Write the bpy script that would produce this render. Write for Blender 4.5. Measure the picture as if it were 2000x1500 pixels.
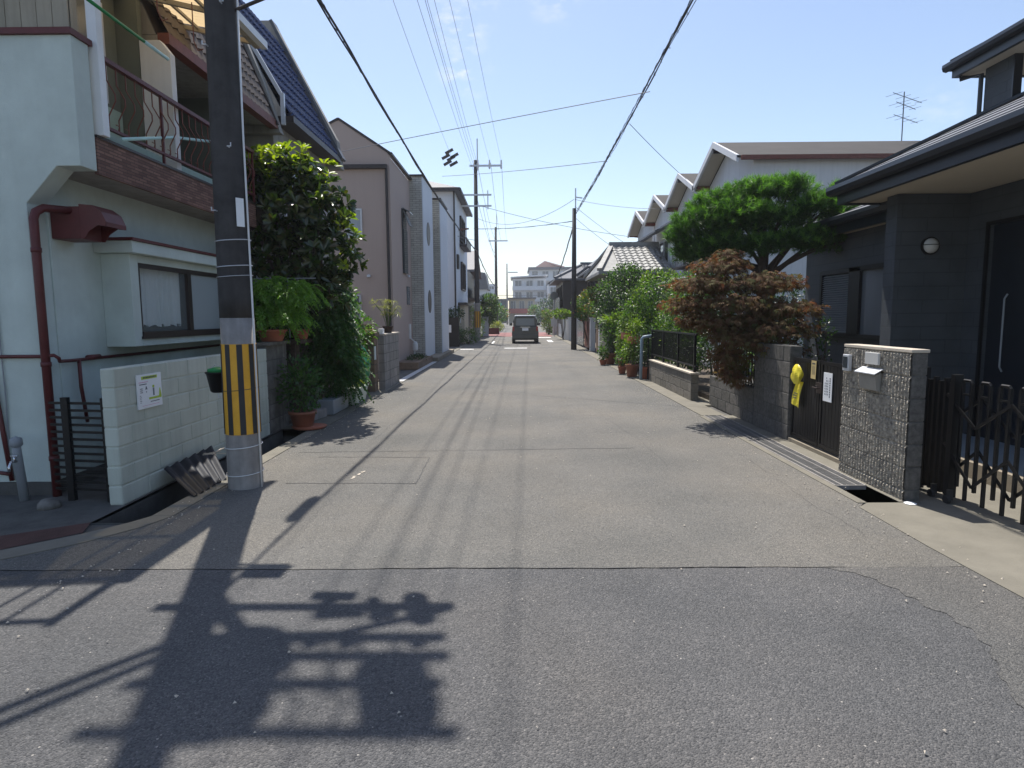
import bpy, math, random
import numpy as np
from mathutils import Vector, Matrix, Euler
random.seed(7); RG = np.random.default_rng(7)
R = math.radians
scene = bpy.context.scene
for o in list(bpy.data.objects): bpy.data.objects.remove(o)

# ---------------------------------------------------------------- camera, sky, sun, exposure
cam = bpy.data.cameras.new('camera'); co = bpy.data.objects.new('camera', cam)
scene.collection.objects.link(co); scene.camera = co
cam.sensor_width = 36; cam.lens = 36*1230/2000; cam.clip_end = 2000; cam.clip_start = .05
_p = math.atan(133/1230); _ps = 10/1230; _th = R(.4)
fw = Vector((-math.sin(_ps)*math.cos(_p), math.cos(_ps)*math.cos(_p), -math.sin(_p)))
r0 = Vector((math.cos(_ps), math.sin(_ps), 0)); u0 = r0.cross(fw)
rr = r0*math.cos(_th)-u0*math.sin(_th); uu = u0*math.cos(_th)+r0*math.sin(_th)
M = Matrix((rr, uu, -fw)).transposed().to_4x4(); M.translation = (0, 0, 1.6); co.matrix_world = M

SUN_EL, SUN_AZ = R(65), R(18)          # sun ahead, 18 degrees left of the street
w = bpy.data.worlds.new("World"); scene.world = w; w.use_nodes = True
nt = w.node_tree; nt.nodes.clear()
sky = nt.nodes.new('ShaderNodeTexSky'); sky.sky_type = 'NISHITA'; sky.sun_disc = False
sky.sun_elevation = SUN_EL; sky.sun_rotation = -SUN_AZ
sky.air_density = 1.0; sky.dust_density = .8; sky.ozone_density = 2.0; sky.altitude = 0
bg = nt.nodes.new('ShaderNodeBackground'); bg.inputs['Strength'].default_value = .13
wo = nt.nodes.new('ShaderNodeOutputWorld')
tc = nt.nodes.new('ShaderNodeTexCoord')
# a few thin wisps of cloud, each in its own small patch of sky (a direction and an angular size)
mp = nt.nodes.new('ShaderNodeMapping'); mp.inputs['Scale'].default_value = (26, 26, 60)
no = nt.nodes.new('ShaderNodeTexNoise'); no.inputs['Scale'].default_value = 1.0; no.inputs['Detail'].default_value = 8; no.inputs['Roughness'].default_value = .6
cr = nt.nodes.new('ShaderNodeValToRGB'); cr.color_ramp.elements[0].position = .46; cr.color_ramp.elements[1].position = .78
mix = nt.nodes.new('ShaderNodeMixRGB'); mix.inputs['Color2'].default_value = (6.3, 6.2, 6.1, 1)
mul = nt.nodes.new('ShaderNodeMath'); mul.operation = 'MULTIPLY'
acc = None
for az_, el_, rad_, k_ in ((-4.6, 23.5, 3.0, .9), (-4.3, 20.3, 2.6, .9), (-2.6, 24.6, 1.6, .5), (3.5, 25.5, 2.6, .7), (33.0, 14.6, 2.2, .35)):
    dv = Vector((math.sin(R(az_))*math.cos(R(el_)), math.cos(R(az_))*math.cos(R(el_)), math.sin(R(el_))))
    vm = nt.nodes.new('ShaderNodeVectorMath'); vm.operation = 'DISTANCE'; vm.inputs[1].default_value = dv; nt.links.new(tc.outputs['Generated'], vm.inputs[0])
    mr = nt.nodes.new('ShaderNodeMapRange'); mr.inputs['From Min'].default_value = R(rad_); mr.inputs['From Max'].default_value = 0; mr.inputs['To Max'].default_value = k_; nt.links.new(vm.outputs['Value'], mr.inputs['Value'])
    if acc is None: acc = mr.outputs[0]
    else: ad = nt.nodes.new('ShaderNodeMath'); ad.operation = 'MAXIMUM'; nt.links.new(acc, ad.inputs[0]); nt.links.new(mr.outputs[0], ad.inputs[1]); acc = ad.outputs[0]
nt.links.new(acc, mul.inputs[1])
L = nt.links.new
L(tc.outputs['Generated'], mp.inputs['Vector']); L(mp.outputs['Vector'], no.inputs['Vector'])
L(no.outputs['Fac'], cr.inputs['Fac']); L(cr.outputs['Color'], mul.inputs[0]); L(mul.outputs[0], mix.inputs['Fac'])
tint = nt.nodes.new('ShaderNodeMixRGB'); tint.blend_type = 'MULTIPLY'; tint.inputs['Fac'].default_value = 1; tint.inputs['Color2'].default_value = (1.11, 1.04, 1.0, 1)
L(sky.outputs['Color'], tint.inputs['Color1']); L(tint.outputs['Color'], mix.inputs['Color1'])
L(mix.outputs['Color'], bg.inputs['Color']); L(bg.outputs[0], wo.inputs['Surface'])

sl = bpy.data.lights.new('sun', 'SUN'); sl.energy = 5.0; sl.angle = R(.53); sl.color = (1, .95, .87)
so = bpy.data.objects.new('sun', sl); scene.collection.objects.link(so)
sd = Vector((-math.sin(SUN_AZ)*math.cos(SUN_EL), math.cos(SUN_AZ)*math.cos(SUN_EL), math.sin(SUN_EL)))
so.rotation_euler = sd.to_track_quat('Z', 'Y').to_euler(); so.location = sd*60
scene.view_settings.view_transform = 'Standard'; scene.view_settings.look = 'None'
scene.view_settings.exposure = 0.5; scene.view_settings.gamma = 1
scene.render.engine = 'CYCLES'
scene.cycles.max_bounces = 6; scene.cycles.transparent_max_bounces = 12

# ---------------------------------------------------------------- materials
def newmat(name):
    m = bpy.data.materials.new(name); m.use_nodes = True
    return m, m.node_tree, m.node_tree.nodes['Principled BSDF']
def N(nt, t, **k):
    n = nt.nodes.new(t)
    for a, b in k.items():
        if a in n.inputs: n.inputs[a].default_value = b
        else: setattr(n, a, b)
    return n
def ramp(nt, stops):
    n = nt.nodes.new('ShaderNodeValToRGB'); e = n.color_ramp.elements
    while len(e) < len(stops): e.new(.5)
    for q, (p, c) in zip(e, stops): q.position = p; q.color = (*c, 1) if len(c) == 3 else c
    return n
def sc(c, k): return tuple(min(1, x*k) for x in c)
def mat(name, col, rough=.8, var=.18, scale=2.5, bump=.15, bscale=60, metal=0, streak=0, col2=None, spec=.4, coat=0, island=0):
    m, nt, b = newmat(name); lk = nt.links.new
    tc = N(nt, 'ShaderNodeTexCoord')
    n1 = N(nt, 'ShaderNodeTexNoise', Scale=scale, Detail=8., Roughness=.65)
    lk(tc.outputs['Object'], n1.inputs['Vector'])
    lo, hi = (sc(col, 1-var), sc(col, 1+var)) if col2 is None else (col, col2)
    rp = ramp(nt, [(.3, lo), (.7, hi)]); lk(n1.outputs['Fac'], rp.inputs['Fac'])
    out = rp.outputs['Color']
    if streak:
        mpn = N(nt, 'ShaderNodeMapping'); mpn.inputs['Scale'].default_value = (9, 9, .7)
        n2 = N(nt, 'ShaderNodeTexNoise', Scale=1.3, Detail=6.); lk(tc.outputs['Object'], mpn.inputs['Vector']); lk(mpn.outputs['Vector'], n2.inputs['Vector'])
        r2 = ramp(nt, [(.42, (1, 1, 1)), (.72, (1-streak,)*3)]); lk(n2.outputs['Fac'], r2.inputs['Fac'])
        mx = N(nt, 'ShaderNodeMixRGB', blend_type='MULTIPLY'); mx.inputs['Fac'].default_value = 1
        lk(out, mx.inputs['Color1']); lk(r2.outputs['Color'], mx.inputs['Color2']); out = mx.outputs['Color']
    if island:      # each block or tile has its own tone
        gi = N(nt, 'ShaderNodeNewGeometry'); ri = ramp(nt, [(0, (1-island, 1-island*.9, 1-island)), (1, (1+island*.6,)*3)]); lk(gi.outputs['Random Per Island'], ri.inputs['Fac'])
        mi = N(nt, 'ShaderNodeMixRGB', blend_type='MULTIPLY'); mi.inputs['Fac'].default_value = 1; lk(out, mi.inputs['Color1']); lk(ri.outputs['Color'], mi.inputs['Color2']); out = mi.outputs['Color']
    lk(out, b.inputs['Base Color'])
    b.inputs['Roughness'].default_value = rough; b.inputs['Metallic'].default_value = metal
    b.inputs['Specular IOR Level'].default_value = spec; b.inputs['Coat Weight'].default_value = coat
    if bump:
        n3 = N(nt, 'ShaderNodeTexNoise', Scale=bscale, Detail=4.); lk(tc.outputs['Object'], n3.inputs['Vector'])
        bp = N(nt, 'ShaderNodeBump', Strength=bump, Distance=.01); lk(n3.outputs['Fac'], bp.inputs['Height']); lk(bp.outputs[0], b.inputs['Normal'])
    return m
def glass(name, col=(.03, .035, .04), rough=.08):
    m, nt, b = newmat(name); b.inputs['Base Color'].default_value = (*col, 1); b.inputs['Roughness'].default_value = rough
    b.inputs['Specular IOR Level'].default_value = .7; return m
def leafmat(name, cols, trans=.4, rough=.45, tcol=None, spec=.5):
    m, nt, b = newmat(name); lk = nt.links.new
    g = N(nt, 'ShaderNodeNewGeometry')
    rp = ramp(nt, [(i/max(1, len(cols)-1), c) for i, c in enumerate(cols)])
    lk(g.outputs['Random Per Island'], rp.inputs['Fac']); lk(rp.outputs['Color'], b.inputs['Base Color'])
    b.inputs['Roughness'].default_value = rough; b.inputs['Specular IOR Level'].default_value = spec
    t = N(nt, 'ShaderNodeBsdfTranslucent'); mm = N(nt, 'ShaderNodeMixRGB', blend_type='MULTIPLY'); mm.inputs['Fac'].default_value = 1
    mm.inputs['Color2'].default_value = (*(tcol or (2.2, 2.4, .9)), 1)
    lk(rp.outputs['Color'], mm.inputs['Color1']); lk(mm.outputs['Color'], t.inputs['Color'])
    ms = N(nt, 'ShaderNodeMixShader'); ms.inputs[0].default_value = trans
    lk(b.outputs[0], ms.inputs[1]); lk(t.outputs[0], ms.inputs[2]); lk(ms.outputs[0], nt.nodes['Material Output'].inputs['Surface'])
    return m
def brickmat(name, c1, c2, mortar, bw, bh, ms=.004, rough=.7, bump=.6, plane='yz'):
    """small tiles: brick pattern laid on a vertical face (plane gives the two axes)"""
    m, nt, b = newmat(name); lk = nt.links.new
    tc = N(nt, 'ShaderNodeTexCoord'); sp = N(nt, 'ShaderNodeSeparateXYZ'); cb = N(nt, 'ShaderNodeCombineXYZ'); lk(tc.outputs['Object'], sp.inputs[0])
    if plane == 'any':
        ad = N(nt, 'ShaderNodeMath', operation='ADD'); lk(sp.outputs['X'], ad.inputs[0]); lk(sp.outputs['Y'], ad.inputs[1]); lk(ad.outputs[0], cb.inputs['X'])
    else: lk(sp.outputs[plane[0].upper()], cb.inputs['X'])
    lk(sp.outputs['Z'], cb.inputs['Y'])
    br = N(nt, 'ShaderNodeTexBrick'); lk(cb.outputs[0], br.inputs['Vector'])
    br.inputs['Scale'].default_value = 1; br.inputs['Brick Width'].default_value = bw; br.inputs['Row Height'].default_value = bh; br.inputs['Mortar Size'].default_value = ms
    for k, c in (('Color1', c1), ('Color2', c2), ('Mortar', mortar)): br.inputs[k].default_value = (*c, 1)
    n = N(nt, 'ShaderNodeTexNoise', Scale=3., Detail=6.); lk(tc.outputs['Object'], n.inputs['Vector'])
    r2 = ramp(nt, [(.3, (.82,)*3), (.7, (1.1,)*3)]); lk(n.outputs['Fac'], r2.inputs['Fac'])
    mx = N(nt, 'ShaderNodeMixRGB', blend_type='MULTIPLY'); mx.inputs['Fac'].default_value = 1
    lk(br.outputs['Color'], mx.inputs['Color1']); lk(r2.outputs['Color'], mx.inputs['Color2']); lk(mx.outputs['Color'], b.inputs['Base Color'])
    bp = N(nt, 'ShaderNodeBump', Strength=bump, Distance=.006); bp.invert = True; lk(br.outputs['Fac'], bp.inputs['Height']); lk(bp.outputs[0], b.inputs['Normal'])
    b.inputs['Roughness'].default_value = rough
    return m

def asphalt(name, base, base2, chips, dens, size, wear, patch=None):
    """aggregate: voronoi chips of their own greys in a bituminous matrix"""
    m, nt, b = newmat(name); lk = nt.links.new
    tc = N(nt, 'ShaderNodeTexCoord')
    n1 = N(nt, 'ShaderNodeTexNoise', Scale=.9, Detail=9., Roughness=.7); lk(tc.outputs['Object'], n1.inputs['Vector'])
    rp = ramp(nt, [(.32, base), (.68, base2)]); lk(n1.outputs['Fac'], rp.inputs['Fac'])
    v = N(nt, 'ShaderNodeTexVoronoi', Scale=size, Randomness=1.); lk(tc.outputs['Object'], v.inputs['Vector'])
    sp = N(nt, 'ShaderNodeSeparateColor'); lk(v.outputs['Color'], sp.inputs[0])
    cp = ramp(nt, chips); lk(sp.outputs[0], cp.inputs['Fac'])
    mx = N(nt, 'ShaderNodeMixRGB', blend_type='MULTIPLY'); mx.inputs['Fac'].default_value = dens
    lk(rp.outputs['Color'], mx.inputs['Color1']); lk(cp.outputs['Color'], mx.inputs['Color2'])
    # coarse blotches and lengthwise tyre wear
    mpn = N(nt, 'ShaderNodeMapping'); mpn.inputs['Scale'].default_value = (1.1, .05, 1)
    n2 = N(nt, 'ShaderNodeTexNoise', Scale=1.6, Detail=5.); lk(tc.outputs['Object'], mpn.inputs['Vector']); lk(mpn.outputs['Vector'], n2.inputs['Vector'])
    r2 = ramp(nt, [(.35, (1-wear,)*3), (.65, (1+wear,)*3)]); lk(n2.outputs['Fac'], r2.inputs['Fac'])
    m2 = N(nt, 'ShaderNodeMixRGB', blend_type='MULTIPLY'); m2.inputs['Fac'].default_value = 1
    lk(mx.outputs['Color'], m2.inputs['Color1']); lk(r2.outputs['Color'], m2.inputs['Color2'])
    nb_ = N(nt, 'ShaderNodeTexNoise', Scale=.55, Detail=3.); lk(tc.outputs['Object'], nb_.inputs['Vector'])
    rb = ramp(nt, [(.36, (.86, .88, .90)), (.5, (1, 1, 1)), (.66, (1.12, 1.09, 1.05))]); lk(nb_.outputs['Fac'], rb.inputs['Fac'])
    mb_ = N(nt, 'ShaderNodeMixRGB', blend_type='MULTIPLY'); mb_.inputs['Fac'].default_value = 1; lk(m2.outputs['Color'], mb_.inputs['Color1']); lk(rb.outputs['Color'], mb_.inputs['Color2']); m2 = mb_
    v3 = N(nt, 'ShaderNodeTexVoronoi', Scale=size*.33, Randomness=1.); lk(tc.outputs['Object'], v3.inputs['Vector'])
    s3 = N(nt, 'ShaderNodeSeparateColor'); lk(v3.outputs['Color'], s3.inputs[0])
    g3 = N(nt, 'ShaderNodeMath', operation='GREATER_THAN'); g3.inputs[1].default_value = .975; lk(s3.outputs[1], g3.inputs[0])
    d3 = N(nt, 'ShaderNodeMath', operation='LESS_THAN'); d3.inputs[1].default_value = .20; lk(v3.outputs['Distance'], d3.inputs[0])
    q3 = N(nt, 'ShaderNodeMath', operation='MULTIPLY'); lk(g3.outputs[0], q3.inputs[0]); lk(d3.outputs[0], q3.inputs[1])
    m3 = N(nt, 'ShaderNodeMixRGB'); lk(q3.outputs[0], m3.inputs['Fac']); lk(m2.outputs['Color'], m3.inputs['Color1']); m3.inputs['Color2'].default_value = (.33, .31, .28, 1)
    lk(m3.outputs['Color'], b.inputs['Base Color'])
    b.inputs['Roughness'].default_value = .85; b.inputs['Specular IOR Level'].default_value = .35
    bp = N(nt, 'ShaderNodeBump', Strength=1.0, Distance=.007); bp.invert = True; lk(v.outputs['Distance'], bp.inputs['Height'])
    lk(bp.outputs[0], b.inputs['Normal'])
    return m
MT = {}
def m_(k): return MT[k]
MT['asphalt_old'] = asphalt('asphalt_old', (.134, .129, .119), (.161, .155, .144), [(0, (.40, .41, .42)), (.4, (.88,)*3), (.8, (1.2, 1.18, 1.14)), (1, (1.9, 1.85, 1.75))], .62, 150, .035)
MT['asphalt_new'] = asphalt('asphalt_new', (.088, .0875, .0885), (.114, .113, .114), [(0, (.30, .31, .33)), (.3, (.75,)*3), (.7, (1.08, 1.07, 1.06)), (.93, (1.5, 1.46, 1.4)), (1, (2.2, 2.1, 2.0))], .6, 135, .05)
MT['asphalt_mid'] = asphalt('asphalt_mid', (.104, .101, .097), (.134, .130, .124), [(0, (.40, .41, .42)), (.4, (.88,)*3), (.8, (1.2, 1.18, 1.14)), (1, (1.9, 1.85, 1.75))], .62, 140, .035)
MT['concrete'] = mat('concrete', (.165, .153, .125), .9, .16, 3, .3, 90)
MT['concrete_dark'] = mat('concrete_dark', (.085, .083, .078), .9, .35, 4, .4, 60)
MT['concrete_pale'] = mat('concrete_pale', (.25, .215, .165), .9, .14, 4, .3, 80)
MT['soil'] = mat('soil', (.10, .08, .06), .95, .3, 6, .6, 40)
MT['red_paint_ground'] = mat('red_paint_ground', (.075, .034, .028), .85, .3, 5, .4, 80)
MT['red_pave'] = mat('red_pave', (.22, .095, .085), .85, .2, 1, .2, 50)
MT['road_paint'] = mat('road_paint', (.78, .78, .76), .7, .12, 6, .3, 70)
MT['stucco_white'] = mat('stucco_white', (.53, .60, .565), .92, .12, 1.7, .5, 140, streak=.04)
MT['stucco_grey'] = mat('stucco_grey', (.30, .29, .27), .92, .14, 2, .5, 120, streak=.2)
MT['white_wall'] = mat('white_wall', (.66, .66, .66), .85, .06, .8, .1, 50, streak=.08)
MT['mint'] = mat('mint', (.40, .52, .46), .8, .08, 3, .1, 50, streak=.1)
MT['olive'] = mat('olive', (.14, .155, .13), .8, .1, 3, .1, 50)
MT['red_steel'] = mat('red_steel', (.10, .020, .020), .5, .2, 8, .08, 60)
MT['brown_steel'] = mat('brown_steel', (.16, .05, .035), .55, .25, 10, .1, 80)
MT['dark_bronze'] = mat('dark_bronze', (.035, .025, .022), .45, .15, 8, .02, 60)
MT['black_steel'] = mat('black_steel', (.008, .008, .009), .45, .2, 8, .03, 60, spec=.3)
MT['siding_beige'] = mat('siding_beige', (.36, .32, .25), .7, .1, 3, .1, 60, streak=.25, island=0.12)
MT['box_grey'] = mat('box_grey', (.26, .25, .225), .5, .1, 5, .05, 60)
MT['aluminium'] = mat('aluminium', (.58, .60, .63), .4, .06, 5, .02, 60, metal=.35)
MT['white_pvc'] = mat('white_pvc', (.72, .73, .74), .45, .05, 5, .02, 60)
MT['pvc_grey'] = mat('pvc_grey', (.24, .26, .28), .5, .1, 5, .03, 60)
MT['pole_tar'] = mat('pole_tar', (.050, .047, .047), .8, .35, 5, .3, 70, streak=.3)
MT['pole_concrete'] = mat('pole_concrete', (.30, .28, .265), .88, .2, 6, .25, 90, streak=.25)
MT['yellow'] = mat('yellow', (.70, .36, .03), .55, .12, 6, .05, 60)
MT['rubber_black'] = mat('rubber_black', (.03, .03, .032), .6, .1, 6, .05, 60)
MT['wire'] = mat('wire', (.04, .04, .045), .7, .1, 3, 0)
MT['wire_pale'] = mat('wire_pale', (.16, .17, .19), .6, .1, 3, 0)
MT['block_paint'] = mat('block_paint', (.50, .53, .465), .85, .08, 2.2, .3, 60, streak=.12, island=0.1)
MT['block_old'] = mat('block_old', (.16, .15, .14), .92, .4, 5, .5, 50, streak=.4, island=0.3)
MT['block_grey'] = mat('block_grey', (.27, .25, .235), .92, .2, 4, .5, 50, streak=.3, island=0.15)
MT['block_brown'] = mat('block_brown', (.19, .13, .09), .9, .25, 6, .5, 40, island=0.2)
MT['split_stone'] = mat('split_stone', (.12, .108, .095), .93, .35, 26, .9, 130, col2=(.50, .45, .37))
MT['stone_grey'] = mat('stone_grey', (.07, .067, .062), .93, .3, 22, .9, 120, col2=(.16, .15, .14), island=0.2)
MT['stone_low'] = mat('stone_low', (.12, .11, .095), .93, .3, 18, .9, 90, col2=(.22, .20, .17), island=0.2)
MT['cap_stone'] = mat('cap_stone', (.52, .46, .38), .85, .1, 6, .2, 60)
MT['soffit'] = mat('soffit', (.50, .45, .36), .75, .04, 1.5, .05, 60)
MT['navy'] = mat('navy', (.012, .016, .023), .35, .15, 4, .03, 50, spec=.5)
MT['slate'] = mat('slate', (.09, .095, .11), .55, .2, 6, .2, 30, island=0.12)
MT['slate_brown'] = mat('slate_brown', (.042, .038, .036), .85, .2, 1.5, .3, 25)
MT['blue_tile'] = mat('blue_tile', (.022, .036, .10), .3, .2, 4, .05, 30, spec=.45)
MT['brown_tile'] = mat('brown_tile', (.12, .095, .08), .6, .3, 5, .1, 30)
MT['grey_tile'] = mat('grey_tile', (.26, .26, .25), .6, .3, 5, .1, 30)
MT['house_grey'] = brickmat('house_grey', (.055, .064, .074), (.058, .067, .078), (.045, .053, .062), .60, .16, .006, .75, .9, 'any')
MT['brick_red'] = brickmat('brick_red', (.13, .062, .048), (.26, .14, .105), (.09, .055, .045), .13, .030, .004, .85, .9, 'any')
MT['tile_beige'] = brickmat('tile_beige', (.42, .41, .37), (.50, .485, .44), (.24, .23, .21), .24, .075, .008, .55, .6, 'any')
MT['pink_wall'] = mat('pink_wall', (.43, .34, .30), .9, .04, .5, .35, 90, streak=.02)
MT['pink_dark'] = mat('pink_dark', (.30, .225, .225), .9, .05, 1.2, .35, 90)
MT['trim_dark'] = mat('trim_dark', (.035, .028, .028), .5, .1, 4, .05, 50)
MT['blue_white'] = mat('blue_white', (.62, .66, .72), .8, .04, 1, .1, 50)
MT['curtain'] = mat('curtain', (.55, .60, .60), .9, .05, 8, .1, 40)
MT['pane'] = glass('pane', (.04, .05, .055), .06)
MT['pane_frost'] = glass('pane_frost', (.33, .37, .39), .35)
MT['pane_grey'] = glass('pane_grey', (.13, .145, .16), .2)
MT['terracotta'] = mat('terracotta', (.36, .12, .07), .8, .15, 8, .15, 60)
MT['plastic_brown'] = mat('plastic_brown', (.26, .10, .06), .6, .15, 8, .05, 60)
MT['bark'] = mat('bark', (.075, .055, .045), .95, .35, 14, .9, 50)
MT['white_paper'] = mat('white_paper', (.80, .82, .84), .6, .03, 5, .02, 50)
MT['gold'] = mat('gold', (.78, .66, .05), .45, .1, 7, .05, 40)
MT['tan_card'] = mat('tan_card', (.62, .48, .22), .7, .05, 7, .05, 40)
MT['green_net'] = mat('green_net', (.02, .20, .085), .4, .3, 14, .6, 60)
MT['styro'] = mat('styro', (.50, .54, .47), .7, .1, 8, .2, 60)
MT['ink'] = mat('ink', (.06, .07, .10), .6, .05, 5, 0)
MT['sign_green'] = mat('sign_green', (.42, .56, .06), .6, .05, 5, 0)
MT['sign_pink'] = mat('sign_pink', (.62, .30, .45), .6, .05, 5, 0)
MT['green_plastic'] = mat('green_plastic', (.01, .22, .06), .4, .1, 5, .03, 40)
MT['cyan_pole'] = mat('cyan_pole', (.45, .68, .68), .4, .05, 5, .02, 40)
MT['porch_tile'] = mat('porch_tile', (.22, .27, .31), .3, .1, 5, .05, 40)
MT['pvc_blue'] = mat('pvc_blue', (.20, .27, .34), .45, .1, 5, .03, 40)
MT['lamp_white'] = mat('lamp_white', (.50, .50, .48), .35, .03, 5, 0)
MT['car_paint'] = mat('car_paint', (.045, .050, .052), .3, .1, 3, 0, metal=.3, coat=.8)
MT['car_dark'] = mat('car_dark', (.015, .015, .016), .5, .1, 3, 0)
MT['red_lens'] = mat('red_lens', (.30, .02, .02), .2, .1, 3, 0)
MT['chrome'] = mat('chrome', (.6, .6, .62), .2, .05, 3, 0, metal=.9)
MT['orange'] = mat('orange', (.72, .20, .06), .5, .1, 3, .02)
MT['transformer'] = mat('transformer', (.30, .32, .33), .5, .1, 3, .05)
MT['far_white'] = mat('far_white', (.62, .63, .65), .85, .05, .3, 0)
MT['far_beige'] = mat('far_beige', (.55, .47, .36), .85, .05, .3, 0)
MT['far_red'] = mat('far_red', (.42, .09, .07), .8, .1, .3, 0)
MT['far_pink'] = mat('far_pink', (.90, .52, .42), .7, .05, .3, 0)
MT['teal'] = mat('teal', (.02, .45, .33), .6, .05, .3, 0)
m, nt_, b_ = newmat('awning_sheet'); MT['awning_sheet'] = m
b_.inputs['Base Color'].default_value = (.78, .62, .36, 1); b_.inputs['Roughness'].default_value = .5
_t = N(nt_, 'ShaderNodeBsdfTranslucent'); _t.inputs[0].default_value = (.80, .60, .34, 1)
_x = N(nt_, 'ShaderNodeBsdfTransparent'); _x.inputs[0].default_value = (.85, .75, .55, 1)
_a = N(nt_, 'ShaderNodeMixShader'); _a.inputs[0].default_value = .5; _b = N(nt_, 'ShaderNodeMixShader'); _b.inputs[0].default_value = .12
nt_.links.new(b_.outputs[0], _a.inputs[1]); nt_.links.new(_t.outputs[0], _a.inputs[2])
nt_.links.new(_a.outputs[0], _b.inputs[1]); nt_.links.new(_x.outputs[0], _b.inputs[2]); nt_.links.new(_b.outputs[0], nt_.nodes['Material Output'].inputs['Surface'])

MT['leaf_magnolia'] = leafmat('leaf_magnolia', [(.014, .030, .009), (.026, .052, .013), (.040, .072, .016), (.055, .045, .014)], .22, .22, (2.2, 2.6, .6), spec=.7)
MT['leaf_magnolia_new'] = leafmat('leaf_magnolia_new', [(.16, .23, .018), (.24, .31, .025), (.09, .16, .015)], .5, .3, (1.7, 1.7, .5))
MT['leaf_fern'] = leafmat('leaf_fern', [(.022, .070, .018), (.036, .105, .026), (.055, .12, .025), (.03, .06, .015)], .35, .5)
MT['leaf_fern_lit'] = leafmat('leaf_fern_lit', [(.10, .22, .04), (.16, .31, .05), (.12, .24, .03)], .5, .5, (1.8, 1.9, .8))  # lighter copy of the fern green, with sunlight painted into the leaf colour
MT['leaf_pine'] = leafmat('leaf_pine', [(.012, .036, .006), (.024, .068, .010), (.040, .10, .015), (.05, .11, .018)], .35, .5, (1.8, 2.0, .8))  # darkened so the colour carries the shade inside the pine pads
MT['leaf_maple'] = leafmat('leaf_maple', [(.095, .060, .036), (.125, .075, .048), (.10, .095, .042), (.135, .066, .038), (.075, .095, .032), (.15, .095, .055)], .35, .8, (2.0, 1.2, .9), spec=.15)
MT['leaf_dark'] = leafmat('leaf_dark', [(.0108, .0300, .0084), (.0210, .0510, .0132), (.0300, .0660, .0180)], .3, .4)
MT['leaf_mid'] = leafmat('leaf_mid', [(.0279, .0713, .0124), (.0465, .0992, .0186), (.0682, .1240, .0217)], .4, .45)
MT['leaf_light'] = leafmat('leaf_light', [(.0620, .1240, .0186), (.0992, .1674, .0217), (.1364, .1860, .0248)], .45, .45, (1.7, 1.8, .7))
MT['leaf_yellow'] = leafmat('leaf_yellow', [(.1760, .2080, .0240), (.2560, .2640, .0320), (.1440, .1920, .0240)], .45, .45, (1.5, 1.5, .6))
MT['leaf_orange'] = leafmat('leaf_orange', [(.28, .13, .03), (.22, .16, .03), (.08, .15, .03), (.33, .16, .06)], .4, .45, (1.6, 1.4, .7))
MT['flower'] = leafmat('flower', [(.8, .8, .8), (.75, .72, .78)], .3, .6, (1, 1, 1))

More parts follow.
